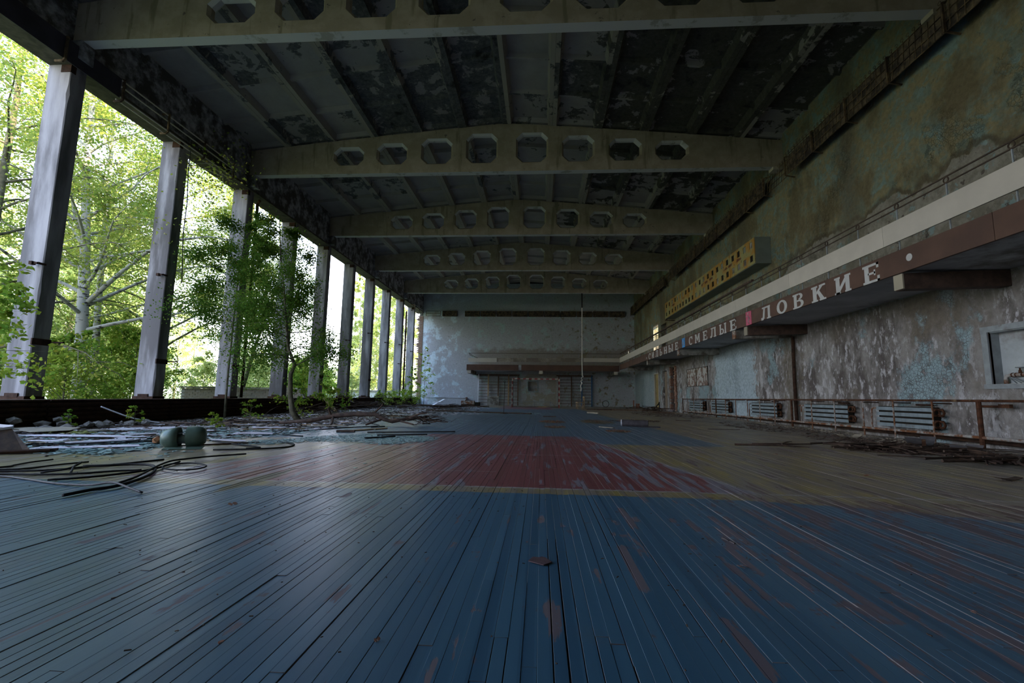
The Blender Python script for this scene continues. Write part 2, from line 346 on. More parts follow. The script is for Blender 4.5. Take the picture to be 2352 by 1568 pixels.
def mat_roof_panel():
    t = NT('mouldy_whitewashed_concrete'); p = t.pos(); m = t.m_; oz = t.xyz()
    big = t.noise(p, .33, 3); a = t.noise(p, 1.5, 9, .68, .3); f = t.noise(p, 9, 7, .7)
    cv = t.n('ShaderNodeCombineXYZ'); col_ = m('FLOOR', m('DIVIDE', m('ADD', oz[0], 1.2 + 15.3), 1.53))
    t.put(cv.inputs[0], col_); t.put(cv.inputs[1], m('FLOOR', m('DIVIDE', m('SUBTRACT', oz[1], 8.41), 1.5))); cell = t.wnoise(cv.outputs[0])
    cv2 = t.n('ShaderNodeCombineXYZ'); t.put(cv2.inputs[0], col_); t.put(cv2.inputs[1], m('FLOOR', m('DIVIDE', m('SUBTRACT', oz[1], 8.41), 6.))); slab = t.wnoise(cv2.outputs[0])
    lat = t.step(oz[0], -1., 3.); far = t.step(oz[1], 14., 24.)
    th = m('ADD', m('MULTIPLY', a, .9), m('ADD', m('MULTIPLY', cell, .20), m('ADD', m('MULTIPLY', slab, .26), m('MULTIPLY', lat, .15))))
    th = m('SUBTRACT', th, m('MULTIPLY', far, .20))
    e = m('ABSOLUTE', m('SUBTRACT', m('FRACT', m('DIVIDE', m('ADD', oz[0], 1.2 + 15.3), 1.53)), .5))     # dirt gathers on the long ribs
    th = m('ADD', th, m('MULTIPLY', m('MULTIPLY', t.step(e, .34, .46), t.step(slab, .3, .7)), .05))
    c = t.mix(t.step(a, .3, .7), (.27, .252, .235), (.33, .312, .285)); c = t.mix(m('MULTIPLY', t.step(e, .38, .42), .5), c, (.33, .30, .22))
    k = t.step(th, .705, .735)
    dark = t.mix(t.step(f, .35, .7), (.075, .08, .078), (.15, .15, .145))
    dark = t.mix(m('MULTIPLY', lat, .6), dark, (.060, .052, .030)); dark = t.mix(t.step(th, .84, .95), dark, (.03, .03, .028))
    c = t.mix(k, c, dark); t.bump(m('ADD', m('MULTIPLY', k, -.6), f), .5, .015)
    return t.done(c, .9, 0, .2)
M_ROOF = mat_roof_panel()
M_BEAM = simple('ochre_whitewashed_beam', (.35, .315, .235), .9, var=.18, scale=1.2, dirt=(.15, .13, .07), damt=.33, streak=.35, spec=.2)
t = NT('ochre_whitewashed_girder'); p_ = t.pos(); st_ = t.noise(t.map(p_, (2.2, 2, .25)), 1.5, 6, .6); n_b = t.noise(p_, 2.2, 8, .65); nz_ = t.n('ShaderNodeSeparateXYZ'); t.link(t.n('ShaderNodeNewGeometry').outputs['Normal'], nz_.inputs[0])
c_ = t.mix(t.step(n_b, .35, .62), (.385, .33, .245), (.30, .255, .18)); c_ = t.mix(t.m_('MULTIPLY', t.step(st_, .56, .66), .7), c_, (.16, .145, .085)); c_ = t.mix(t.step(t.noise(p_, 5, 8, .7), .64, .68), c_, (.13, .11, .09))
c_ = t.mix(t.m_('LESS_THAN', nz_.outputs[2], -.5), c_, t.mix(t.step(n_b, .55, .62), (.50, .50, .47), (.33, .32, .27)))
t.bump(n_b, .4, .02); M_GIRD = t.done(c_, .9, 0, .2)
M_COL = simple('weathered_concrete', (.29, .28, .285), .9, var=.42, scale=3.4, dirt=(.15, .14, .14), damt=.46, streak=.18, bump=.5, spec=.2)
M_FASC = simple('rough_dark_concrete', (.31, .31, .32), .95, var=.5, scale=6, dirt=(.09, .085, .075), damt=.5, bump=.9, spec=.1)
M_CEM = simple('grey_slab_concrete', (.38, .385, .40), .9, var=.15, scale=1.5, dirt=(.13, .12, .10), damt=.4)
M_CEMW = simple('mottled_bracket_concrete', (.26, .25, .22), .9, var=.3, scale=5, dirt=(.10, .085, .065), damt=.5, bump=.5)
M_BRKT = simple('brown_painted_bracket', (.075, .045, .032), .8, var=.3, scale=9)
M_BRD = simple('brown_painted_board', (.100, .052, .034), .75, var=.2, scale=2, dirt=(.08, .042, .030), damt=.4, bump=.1, rv=.05)
M_BAND = simple('cream_panel', (.50, .46, .385), .6, var=.05, scale=2.5, dirt=(.38, .36, .31), damt=.28, bump=.05, rv=.04)
M_BANDD = simple('stained_panel', (.30, .27, .22), .8, var=.3, scale=3, dirt=(.17, .14, .11), damt=.5)
M_LET = simple('white_letter_paint', (.50, .50, .48), .6, var=.06, scale=6, dirt=(.38, .35, .32), damt=.3, bump=0)
M_RUST = simple('rusted_steel', (.085, .036, .018), .85, .2, var=.45, scale=14, dirt=(.30, .21, .12), damt=.36, bump=.5, spec=.3)
M_RUSTD = simple('dark_rusted_steel', (.050, .027, .018), .9, .2, var=.5, scale=10, dirt=(.07, .035, .018), damt=.45, bump=.4, spec=.3)
M_RUSTL = simple('peeling_white_pipe', (.36, .35, .33), .7, var=.2, scale=14, dirt=(.17, .065, .022), damt=.52, bump=.4)
M_RAIL = simple('brown_hand_rail', (.060, .040, .026), .7, .1, var=.3, scale=9)
M_POSTG = simple('grey_blue_post', (.26, .29, .30), .6, .1, var=.15, scale=9, dirt=(.12, .07, .045), damt=.35)
M_RAD = simple('grey_blue_radiator_paint', (.21, .26, .285), .6, .1, var=.15, scale=5, dirt=(.14, .12, .11), damt=.35, streak=2, bump=.1)
M_MESH = simple('ochre_rusty_grille', (.17, .115, .055), .8, .1, var=.4, scale=7, dirt=(.05, .032, .02), damt=.5)
M_DARK = simple('black_void_board', (.02, .018, .015), .95, var=.3, scale=3, bump=0, spec=.1)
M_GRAT = simple('dark_brown_grating', (.115, .085, .05), .9, var=.35, scale=12, dirt=(.03, .022, .016), damt=.5)
M_RUBB = simple('black_rubber', (.006, .006, .006), .85, var=.3, scale=20, bump=.1)
M_GREY = simple('grey_painted_frame', (.26, .29, .30), .6, var=.15, scale=8, dirt=(.13, .09, .07), damt=.35)
M_WOOD = simple('bare_wood', (.42, .28, .14), .7, var=.25, scale=12, dirt=(.14, .08, .04), damt=.35)
M_WDK = simple('dark_wet_wood', (.060, .036, .024), .8, var=.5, scale=9, dirt=(.15, .09, .055), damt=.35, bump=.5)
M_DOORW = simple('ochre_door', (.34, .25, .10), .7, var=.18, scale=3, dirt=(.20, .14, .06), damt=.35)
M_GREEN = simple('grey_green_enamel', (.105, .16, .12), .38, .1, var=.15, scale=9, dirt=(.13, .07, .035), damt=.3)
M_GREENI = simple('pale_enamel_inside', (.36, .42, .38), .4, var=.1, scale=9, dirt=(.10, .10, .08), damt=.35)
M_SHEET = simple('pale_fibre_sheet', (.60, .57, .63), .65, var=.12, scale=4, dirt=(.30, .27, .27), damt=.35, rv=.12)
M_SHEETT = simple('tan_fibre_sheet', (.38, .33, .25), .8, var=.2, scale=4, dirt=(.22, .18, .13), damt=.4, rv=.1)
M_STONE = simple('broken_concrete', (.22, .20, .18), .95, var=.35, scale=9, dirt=(.11, .10, .08), damt=.5, bump=.8)
M_ROLL = simple('dark_roofing_felt', (.05, .045, .05), .85, var=.3, scale=12)
M_WHITE = simple('white_plastic', (.68, .69, .74), .5, var=.05, scale=3)
M_BLACKM = simple('black_steel', (.015, .014, .014), .6, .3, var=.3, scale=9)
M_RED = simple('red_post_paint', (.26, .035, .03), .6, var=.2, scale=9)
M_ROPE = simple('grey_rope', (.60, .57, .50), .9, var=.25, scale=40)
M_MOSS = simple('yellow_green_moss', (.15, .17, .03), .95, var=.4, scale=18, bump=.8)
M_BLUE = simple('blue_upright_paint', (.03, .12, .28), .6, var=.2, scale=9)
M_BROWNB = simple('brown_bar_wood', (.13, .075, .045), .7, var=.3, scale=9)
M_EARTH = simple('leaf_littered_earth', (.13, .13, .06), .95, var=.5, scale=2.5, dirt=(.08, .12, .03), damt=.5, bump=.8)

def mat_brick(name, a, b_, mort):
    t = NT(name); c = t.mix(t.wnoise(t.map(t.n('ShaderNodeObjectInfo').outputs['Location'], (7, 7, 7))), a, b_)
    f = t.noise(t.pos(), 16, 6); c = t.mix(t.step(f, .5, .66), c, mort); t.bump(f, .6, .01); return t.done(c, .9, 0, .2)
M_BRICK = mat_brick('old_brick', (.30, .11, .06), (.22, .15, .11), (.34, .31, .28))
M_BRICKO = mat_brick('pale_boundary_brick', (.30, .25, .20), (.22, .20, .17), (.33, .31, .28))

# ---------------------------------------------------------------- setting: floor
random.seed(11)
floor = tag(empty('floor', (0, 0, 0)), 'worn sports floor of narrow painted boards, blue, red and yellow', kind='structure')
LW = .0463; boards = []
for li in range(388):
    xa = -10.19 + li * LW; y = -4.2 + random.uniform(-3, 0)
    sh = random.gauss(0, .0006)
    while y < 38:
        L = random.choice((1.1, 1.6, 2.2, 2.8, 3.4, 4.)) * random.uniform(.9, 1.1)
        gap0 = 0; y1 = min(y + L, 38.0); y0 = max(y, -4.2)
        if y1 > y0 + .05:
            gap = .0009 + (random.random() ** 5) * .0066
            boards.append((xa + gap / 2 + sh, xa + LW - gap / 2 + sh, y0 + .0008, y1 - .0008, random.gauss(0, .0007) + (random.random() < .03) * random.uniform(.001, .0025), random.gauss(0, .0011)))
        y += L
def board_mb(mb, b, dy=0):
    x0, x1, y0, y1, h, k = b; y0 -= dy; y1 -= dy; c = .0007
    vs = []
    for yy, e in ((y0, 0), (y1, k)):
        vs += [(x0, yy, -.022), (x0, yy, h + e - c), (x0 + c, yy, h + e), (x1 - c, yy, h + e - k * .5), (x1, yy, h + e - c - k * .5), (x1, yy, -.022)]
    mb.add(vs, [(i, i + 6, i + 7, i + 1) for i in range(5)] + [(0, 1, 2, 3, 4, 5), (11, 10, 9, 8, 7, 6)])
def bdist(b):
    xm = (b[0] + b[1]) / 2; ya = max(b[2], 1.32, abs(xm) / 1.06)
    if b[3] < ya + .15: return 99
    return math.hypot(xm, ya) - .18 * min(b[3] - ya, 2.5)
boards.sort(key=bdist)
for b in boards[:300]:
    mb = MB(); board_mb(mb, b); o = mb.obj('floor_board', M_FLOOR, floor, fix=True)
mb = MB()
for b in boards[300:]: board_mb(mb, b)
tag(mb.obj('distant_floor_boards', M_FLOOR, floor), kind='stuff')
MB().box(-11.0, 10.2, -4.4, 38.4, -.25, -.0225).obj('subfloor', M_DARK, floor)

# ---------------------------------------------------------------- setting: walls
NICHE = (4.6, 8.32, 1.10, 2.0); UP1 = (30.35, 31.7, 3.05, 5.72); UP2 = (28.35, 29.6, 3.05, 5.5)
LD1 = (30.6, 31.6, .0, 2.42); LD2 = (28.55, 29.45, .0, 2.5); LD3 = (26.75, 27.75, .0, 2.62)
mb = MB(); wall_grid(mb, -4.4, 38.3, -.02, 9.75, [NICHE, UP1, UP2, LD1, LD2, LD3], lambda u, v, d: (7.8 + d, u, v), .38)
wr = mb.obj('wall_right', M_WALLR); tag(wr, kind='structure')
mb = MB(); wall_grid(mb, -10.2, 8.2, -.02, 10.4, [(-1.05, -.25, 1.2, 2.02)], lambda u, v, d: (u, 38 + d, v), .4)
tag(mb.obj('wall_far', M_WALLF), kind='structure')
tag(MB().box(-11, 8.2, -4.7, -4.3, 0, 10.4).obj('wall_back', M_CEM), kind='structure')
tag(MB().box(-10.75, -10.2, -4.3, 38.4, 7.85, 9.9).obj('wall_left', M_FASC), kind='structure')
tag(MB().box(-10.78, -10.17, -4.3, 38.4, 7.80, 7.87).obj('trim_1', simple('stained_soffit', (.075, .068, .05), .9, var=.4, scale=5), ), kind='structure')
# rooms behind the openings of the right wall
mb = MB()
mb.box(10.2, 10.4, 24, 30, 0, 3.0).box(8.18, 10.4, 23.8, 24, 0, 6.5).box(8.18, 10.4, 33.6, 33.8, 0, 3.0).box(10.2, 10.4, 30, 33.8, 0, 3.0)
mb.box(8.18, 10.4, 24, 33.8, 2.9, 3.04).box(8.18, 10.4, 30.0, 30.15, 3.04, 6.2).box(10.2, 10.4, 24, 30.1, 3.04, 6.2).box(8.18, 10.4, 24, 30.1, 6.1, 6.3)
tag(mb.obj('wall_side_rooms', M_CEM), kind='structure')
tag(MB().box(8.19, 10.6, 31.95, 32.1, 3.04, 6.3).obj('wall_side_room_partition', simple('warm_plaster', (.62, .50, .38), .9)), kind='structure')

# ribbed roof panels as parts of the ceiling
XC = -1.2; RW = 1.53
def zarch(x): return 9.97 - .80 * (abs(x - XC) / 8.96) ** 1.12
ceil = tag(empty('ceiling', (0, 0, 0)), 'arched ceiling of ribbed concrete roof panels, mouldy and flaking', kind='structure')
pm = MB(); w = RW / 2
pm.box(-w, w, 0, 5.98, .24, .30)
def trap(mb, xa, xb, y0, y1, z0, z1, ins):              # rib that narrows downwards
    mb.add([(xa + ins, y0, z0), (xb - ins, y0, z0), (xb, y0, z1), (xa, y0, z1), (xa + ins, y1, z0), (xb - ins, y1, z0), (xb, y1, z1), (xa, y1, z1)],
           [(0, 1, 2, 3), (4, 7, 6, 5), (0, 4, 5, 1), (2, 6, 7, 3), (0, 3, 7, 4), (1, 5, 6, 2)])
trap(pm, -w, -w + .13, 0, 5.98, 0, .25, .0); trap(pm, w - .13, w, 0, 5.98, 0, .25, .0)
for s_ in (-1, 1):                                      # sloping haunch of the long ribs
    pm.add([(s_ * (w - .12), 0, .0), (s_ * (w - .21), 0, .245), (s_ * (w - .12), 0, .245), (s_ * (w - .12), 5.98, .0), (s_ * (w - .21), 5.98, .245), (s_ * (w - .12), 5.98, .245)],
           [(0, 1, 2), (3, 5, 4), (0, 3, 4, 1), (1, 4, 5, 2), (0, 2, 5, 3)])
for yy in (.0, 1.42, 2.92, 4.42, 5.84):
    e = yy in (.0, 5.84); h0 = .10 if e else .12
    pm.add([(-w + .1, yy + .03, h0), (w - .1, yy + .03, h0), (w - .1, yy + .11, h0), (-w + .1, yy + .11, h0), (-w + .1, yy - .02, .245), (w - .1, yy - .02, .245), (w - .1, yy + .16, .245), (-w + .1, yy + .16, .245)],
           [(0, 1, 2, 3), (4, 7, 6, 5), (0, 4, 5, 1), (1, 5, 6, 2), (2, 6, 7, 3), (3, 7, 4, 0)])
pmesh = pm.mesh('roof_panel', M_ROOF)
for by in range(-2, 6):
    y0 = 2.45 + 6 * by if by > -2 else -9.55
    y0 = 8.46 + 6 * (by - 1)
    for j in range(-6, 6):
        xa, xb = XC + j * RW, XC + (j + 1) * RW; xm = (xa + xb) / 2
        za, zb = zarch(xa), zarch(xb)
        sy = 1. if by < 5 else .60
        inst('roof_panel', pmesh, ceil, (xm, y0, (za + zb) / 2), (0, -math.atan2(zb - za, RW), 0), (1, sy if by > -2 else 1, 1))
# light-tight roofing above the panels
mb = MB()
mb.box(-11, 8.4, -5, 38.5, 10.45, 10.6)
mb.box(-11, -10.1, -5, 38.5, 9.6, 10.5).box(7.8, 8.4, -5, 38.5, 9.6, 10.5).box(-11, 8.4, 38.05, 38.5, 9.6, 10.5).box(-11, 8.4, -5, -4.3, 9.6, 10.5)
tag(mb.obj('ceiling_roof_deck', M_DARK), kind='structure')
# brick return at the left end of the far wall
mb = MB(); random.seed(4)
z = .3; k = 0
tag(MB().box(-10.5, -10.2, 38.02, 38.4, 0, 7.8).obj('trim_2', M_CEM), kind='structure')
mb = MB()
for k in range(int(7.5 / .077)):
    z = .05 + k * .077; n = 1 if k % 5 < 2 else 2; x1 = -10.17; lim = random.choice((.22, .34, .42)) if (k // 7) % 2 else .30
    x = x1 - (0 if k % 2 else .0)
    while x1 - x < lim:
        L = .12 if (k % 2 and x == x1) else .245
        mb.box(x - L + .01, x, 37.97 - random.uniform(0, .02), 38.3, z, z + .066); x -= L
tag(mb.obj('broken_brick_edge', M_BRICK, bpy.data.objects['wall_far'], label='ragged exposed brick edge'), kind='stuff')
# ---------------------------------------------------------------- window-wall columns
random.seed(21)
def col_mesh(seed):
    rr = random.Random(seed); mb = MB(); N = 34; H = 7.8; w, d = .54, .34
    chips = [(rr.randrange(4), rr.uniform(.3, 7.4), rr.uniform(.08, .35), rr.uniform(.015, .05)) for _ in range(9)]
    for i in range(N + 1):
        z = H * i / N; c = [.012 + rr.random() * .006] * 4
        for (k, zc, h, a) in chips:
            if abs(z - zc) < h: c[k] = max(c[k], a * (1 - abs(z - zc) / h * .5))
        cs = [(-w, 0), (0, 0), (0, d), (-w, d)]; sg = [(1, 1), (-1, 1), (-1, -1), (1, -1)]
        for k in range(4):
            (x, y), (a, b) = cs[k], sg[k]; q = c[k]
            pts = [(x, y + b * q), (x + a * q, y)] if k in (0, 2) else [(x + a * q, y), (x, y + b * q)]
            mb.v += [(p[0], p[1], z) for p in pts]
    for i in range(N):
        for k in range(8):
            k2 = (k + 1) % 8; mb.f.append((i * 8 + k, i * 8 + k2, (i + 1) * 8 + k2, (i + 1) * 8 + k))
    mb.f.append(tuple(range(7, -1, -1))); mb.f.append(tuple(N * 8 + k for k in range(8)))
    return mb
pos_words = ['nearest to the camera, at the left edge', 'second from the camera', 'third from the camera, half hidden by the indoor sapling', 'fourth from the camera, behind the sapling trunk', 'fifth from the camera with bare sky beside it', 'sixth from the camera', 'seventh from the camera', 'eighth from the camera', 'ninth from the camera with a rusty pipe on its right', 'tenth and last before the brick edge']
stub_spec = {0: [(3.32, 'near'), (1.72, 'side')], 1: [(3.9, 'near'), (1.55, 'side')], 2: [(1.6, 'side')], 4: [(3.7, 'near'), (1.55, 'side')], 5: [(3.6, 'near')], 6: [(4.4, 'near'), (1.6, 'side')], 7: [(4.2, 'near')], 8: [(4.4, 'near'), (3.0, 'near')], 9: [(4.2, 'near')]}
for i in range(10):
    y = 8.42 + 3 * i
    t = thing('concrete_column', 'tall chipped grey concrete column of the open window wall, ' + pos_words[i], 'column', (-10.25, y, 0), 'columns of the open window wall')
    col_mesh(100 + i).obj('shaft', M_COL, t, local=True)
    MB().box(-.56, .02, -.02, .36, 0, .62).box(-.40, -.12, -.03, .0, .6, .68).obj('base_bracket', M_RUSTD, t, local=True)
    MB().box(-.22, .012, -.012, .10, 7.62, 7.79).obj('top_plate', M_RUSTD, t, local=True)
    for z, s in stub_spec.get(i, []):
        m = MB()
        if s == 'near': m.box(-.13, .02, -.10, -.08, z - .02, z + .02).box(-.17, -.10, -.13, -.05, z - .035, z + .035).box(-.02, .015, -.10, .05, z - .02, z + .02)
        else: m.box(-.02, .012, -.012, .352, z - .06, z + .07).box(0, .30, .32, .36, z, z + .03)
        m.obj('steel_stub', M_RUSTD, t, local=True)
t = thing('downpipe', 'rusty downpipe standing against the third column from the camera', 'pipe', (-10.19, 14.9, 0))
MB().tube([(0, 0, .58), (0, 0, 7.3)], .045, 10).obj('pipe_run', M_RUSTD, t, local=True)
MB().tube([(0, 0, 7.25), (0, -.02, 7.4), (.08, -.1, 7.48), (.2, -.2, 7.5)], .05, 10).obj('elbow', M_RUST, t, local=True)
for z in (1.5, 3.5, 5.5): MB().lathe([(.045, 0), (.06, 0), (.06, .06), (.045, .06)], (0, 0, z), 10).obj('clamp', M_RUSTD, t, local=True)
t = thing('downpipe', 'rusty downpipe between the ninth and tenth columns near the brick edge', 'pipe', (-10.14, 33.0, 0))
MB().tube([(0, 0, .58), (0, 0, 7.0)], .06, 10).obj('pipe_run', M_RUST, t, local=True)
for z in (1.2, 2.6, 4.0, 5.4): MB().lathe([(.06, 0), (.085, 0), (.085, .07), (.06, .07)], (0, 0, z), 10).obj('clamp', M_RUSTD, t, local=True)
tag(MB().tube([(-10.0, 11.5, 7.55), (-9.99, 11.5, 6.9), (-9.93, 11.5, 6.0), (-9.95, 11.5, 5.1), (-9.88, 11.5, 4.3), (-9.84, 11.5, 3.7)], .012, 6).obj('hanging_cable', M_RUBB), 'thin black cable hanging loose beside the second column', 'cable')

# ---------------------------------------------------------------- roof beams with octagonal openings
HC = [(-5.47, 9.19), (-3.95, 9.30), (-2.4, 9.44), (-.85, 9.58), (.85, 9.58), (2.4, 9.44), (3.95, 9.30), (5.47, 9.19)]
def beam_mb(xl, xr, th=.24):
    mb = MB(); zb = 0.; Z0 = 8.27
    def ztop(x): return zarch(x) - Z0 + .01
    def octo(c, zt, e):
        hw, z0, z1 = .49 + e, .35 - e, zt - Z0 + e; q = .19 + e * .4
        return [(c - hw + q, z0), (c + hw - q, z0), (c + hw, z0 + q), (c + hw, z1 - q), (c + hw - q, z1), (c - hw + q, z1), (c - hw, z1 - q), (c - hw, z0 + q)]
    E = .055; S = .56
    cuts = [xl]
    for c, zt in HC: cuts += [XC + c - S, XC + c + S]
    cuts.append(xr)
    for side, yy in ((0, 0.), (1, th)):
        def F(p):
            p = p if not side else p[::-1]; mb.add([(x, yy, z) for x, z in p], [tuple(range(len(p)))])
        for k in range(0, len(cuts), 2):
            a, b = cuts[k], cuts[k + 1]; F([(a, 0), (b, 0), (b, ztop(b)), (a, ztop(a))])
        for c, zt in HC:
            c += XC; o = octo(c, zt, E); a, b = c - S, c + S
            F([(a, 0), (b, 0), (b, o[2][1]), o[2], o[1], o[0], o[7], (a, o[7][1])])
            F([(a, o[6][1]), o[6], o[5], o[4], o[3], (b, o[3][1]), (b, ztop(b)), (c, ztop(c)), (a, ztop(a))])
            F([(a, o[7][1]), o[7], o[6], (a, o[6][1])]); F([o[2], (b, o[2][1]), (b, o[3][1]), o[3]])
    for c, zt in HC:
        A = octo(XC + c, zt, E); B = octo(XC + c, zt, 0); layers = [(A, 0), (B, .07), (B, th - .07), (A, th)]
        for (P, ya), (Q, yb) in zip(layers, layers[1:]):
            b = len(mb.v); mb.v += [(x, ya, z) for x, z in P] + [(x, yb, z) for x, z in Q]
            for k in range(8): mb.f.append((b + k, b + (k + 1) % 8, b + 8 + (k + 1) % 8, b + 8 + k))
    mb.add([(xl, 0, 0), (xr, 0, 0), (xr, th, 0), (xl, th, 0)], [(0, 3, 2, 1)])
    xs = sorted(set(cuts + [XC + c for c, _ in HC]))
    for a, b in zip(xs, xs[1:]): mb.add([(a, 0, ztop(a)), (b, 0, ztop(b)), (b, th, ztop(b)), (a, th, ztop(a))], [(0, 1, 2, 3)])
    for x in (xl, xr): mb.add([(x, 0, 0), (x, th, 0), (x, th, ztop(x)), (x, 0, ztop(x))], [(0, 1, 2, 3)])
    return mb
bw = ['nearest the camera, crossing the top of the view', 'second from the camera', 'third from the camera', 'fourth from the camera', 'fifth and last, the climbing rope hanging from it']
bmesh_ = beam_mb(-10.19, 7.79).mesh('girder', M_GIRD)
for i in range(5):
    t = thing('roof_beam', 'ochre whitewashed concrete roof beam with eight octagonal openings, ' + bw[i], 'beam', (0, 8.33 + 6 * i, 8.27), 'roof beams with octagonal openings')
    inst('girder', bmesh_, t)
    MB().box(-10.2, -9.95, -.03, .27, -.42, -.0).obj('bearing_corbel', M_FASC, t, local=True)
    MB().box(7.45, 7.79, -.02, .26, -.10, -.0).obj('bearing_pad', M_BEAM, t, local=True)

# ---------------------------------------------------------------- gallery along the right wall and across the far wall
g = thing('spectator_gallery', 'long spectator gallery on the right wall with lettered brown fascia and cream parapet band', 'gallery', (6.05, 20, 2.9))
GX = 6.05
MB().box(6.09, 7.79, 2.5, 34.95, 3.0, 3.14).obj('floor_slab', M_CEM, g)
def seg_rng(a, b, L):
    y = a
    while y < b - .01:
        yield y, min(y + L, b); y += L
fas = []
for a, b in seg_rng(2.6, 35.0, 3.6):
    dz = -.06 * max(0, (a - 20) / 15); fas.append(((a, b), MB().box(6.03, 6.075, a + .004, b - .004, 2.93 + dz, 3.32 + dz).obj('fascia_board', M_BRD, g)))
for a, b in seg_rng(2.0, 35.0, 3.05):
    dz = -.05 * max(0, (a - 18) / 17); MB().box(6.02, 6.045, a + .003, b - .003, 3.475 + dz, 3.84 + dz).obj('parapet_panel', M_BAND, g)
pm = MB().tube([(0, 0, 0), (0, 0, .93)], .013, 6).mesh('railing_post', M_POSTG); rm = MB().ring((0, 0, .985), .042, .010).mesh('ring', M_RAIL)
y = 10.69 - .957 * 8; k = 0
while y < 34.8:
    sg = -.05 * max(0, (y - 18) / 17)
    o = inst('railing_post', pm, g, Vector((6.075, y, 3.12 + sg)) - g.location); inst('ring', rm, o)
    y += .957
MB().tube([(6.07, 2.2, 4.155), (6.07, 18, 4.155), (6.07, 34.95, 4.10)], .013, 6).obj('top_rail', M_RAIL, g)
MB().tube([(6.07, 2.2, 4.055), (6.07, 18, 4.055), (6.07, 34.95, 4.0)], .012, 6).obj('lower_rail', M_RAIL, g)
MB().bar((6.07, 13.1, 4.185), (6.07, 34.9, 4.125), .07, .05).obj('wooden_handrail', M_WDK, g)
for (ya, yb, ma, cap) in ((7.83, 8.02, M_BRKT, 1), (13.62, 13.81, M_BRKT, 1), (14.43, 14.66, M_CEMW, 1), (20.24, 20.5, M_CEMW, 1), (26.08, 26.33, M_CEMW, 1), (32.0, 32.25, M_CEMW, 0)):
    o = MB().add([(6.10, ya, 2.66), (7.8, ya, 2.72), (7.8, yb, 2.72), (6.10, yb, 2.66), (6.10, ya, 2.93), (7.8, ya, 3.0), (7.8, yb, 3.0), (6.10, yb, 2.93)], [(0, 3, 2, 1), (4, 5, 6, 7), (0, 1, 5, 4), (1, 2, 6, 5), (2, 3, 7, 6), (3, 0, 4, 7)]).obj('bracket', ma, g)
    if cap: MB().box(6.075, 6.10, ya - .002, yb + .002, 2.67, 2.925).obj('whitewashed_end', M_BEAM if ma is M_BRKT else M_RUSTL, o).location = Vector((0, 0, 0))
# letters, built as raised painted shapes:  u grows to the right as read, v up; 1 = cap height
def ell(cx, cy, ra, rb, a0, a1, n, wd, wv=None):
    wv = wv or wd; P = []
    for i in range(n):
        t0 = math.radians(a0 + (a1 - a0) * i / n); t1 = math.radians(a0 + (a1 - a0) * (i + 1) / n)
        P.append([(cx + ra * math.cos(t0), cy + rb * math.sin(t0)), (cx + ra * math.cos(t1), cy + rb * math.sin(t1)),
                  (cx + (ra - wd) * math.cos(t1), cy + (rb - wv) * math.sin(t1)), (cx + (ra - wd) * math.cos(t0), cy + (rb - wv) * math.sin(t0))])
    return P
R_ = lambda a, b, c, d: [(a, c), (b, c), (b, d), (a, d)]
s = .24; sf = .11
LET = {
 'С': ell(.5, .5, .5, .5, 48, 312, 14, .25, .13) + [R_(.74, .9, .62, .98)],
 'О': ell(.5, .5, .5, .5, 0, 360, 20, .25, .13),
 'И': [R_(.08, .08 + s, 0, 1), R_(.92 - s, .92, 0, 1), [(.3, .06), (.3, .36), (.7, .94), (.7, .64)], R_(0, .36, 0, sf), R_(0, .36, 1 - sf, 1), R_(.64, 1, 0, sf), R_(.64, 1, 1 - sf, 1)],
 'Л': [R_(.70, .92, 0, 1), R_(.18, .95, 1 - sf * 1.1, 1), [(.28, .95), (.44, .95), (.34, .1), (.12, .0)], R_(0, .24, 0, .2), R_(.60, 1, 0, sf), R_(.12, .45, 1 - sf, 1)],
 'Ь': [R_(.08, .32, 0, 1), R_(0, .42, 1 - sf, 1), R_(0, .55, 0, sf), R_(.3, .55, .45, .56)] + ell(.55, .28, .4, .28, -90, 90, 8, .24, .11),
 'Н': [R_(.08, .32, 0, 1), R_(.68, .92, 0, 1), R_(.3, .7, .44, .57), R_(0, .40, 0, sf), R_(0, .40, 1 - sf, 1), R_(.60, 1, 0, sf), R_(.60, 1, 1 - sf, 1)],
 'Ы': [R_(.06, .24, 0, 1), R_(0, .32, 1 - sf, 1), R_(0, .4, 0, sf), R_(.2, .4, .45, .56), R_(.78, .95, 0, 1), R_(.70, 1., 0, sf), R_(.70, 1., 1 - sf, 1)] + ell(.38, .28, .28, .28, -90, 90, 8, .16, .11),
 'Е': [R_(.10, .36, 0, 1), R_(0, .95, 0, sf * 1.15), R_(0, .92, 1 - sf * 1.15, 1), R_(.3, .72, .45, .56), R_(.82, .95, 0, .3), R_(.80, .92, .72, 1), R_(.64, .73, .36, .66)],
 'М': [R_(.06, .24, 0, 1), R_(.74, .94, 0, 1), [(.10, 1), (.32, 1), (.56, .28), (.44, .22)], [(.90, 1), (.68, 1), (.44, .28), (.56, .22)], R_(0, .32, 0, sf), R_(.66, 1, 0, sf), R_(0, .24, 1 - sf, 1), R_(.78, 1, 1 - sf, 1)],
 'В': [R_(.10, .36, 0, 1), R_(0, .55, 0, sf), R_(0, .52, 1 - sf, 1), R_(.3, .55, .45, .56)] + ell(.55, .775, .36, .225, -90, 90, 8, .22, .1) + ell(.55, .28, .42, .28, -90, 90, 8, .24, .11),
 'К': [R_(.10, .36, 0, 1), R_(0, .44, 0, sf), R_(0, .44, 1 - sf, 1), [(.34, .42), (.34, .60), (.66, .96), (.86, .96)], [(.40, .58), (.56, .66), (.92, .04), (.64, .04)], R_(.56, .98, 1 - sf, 1), R_(.56, 1.0, 0, sf)],
}
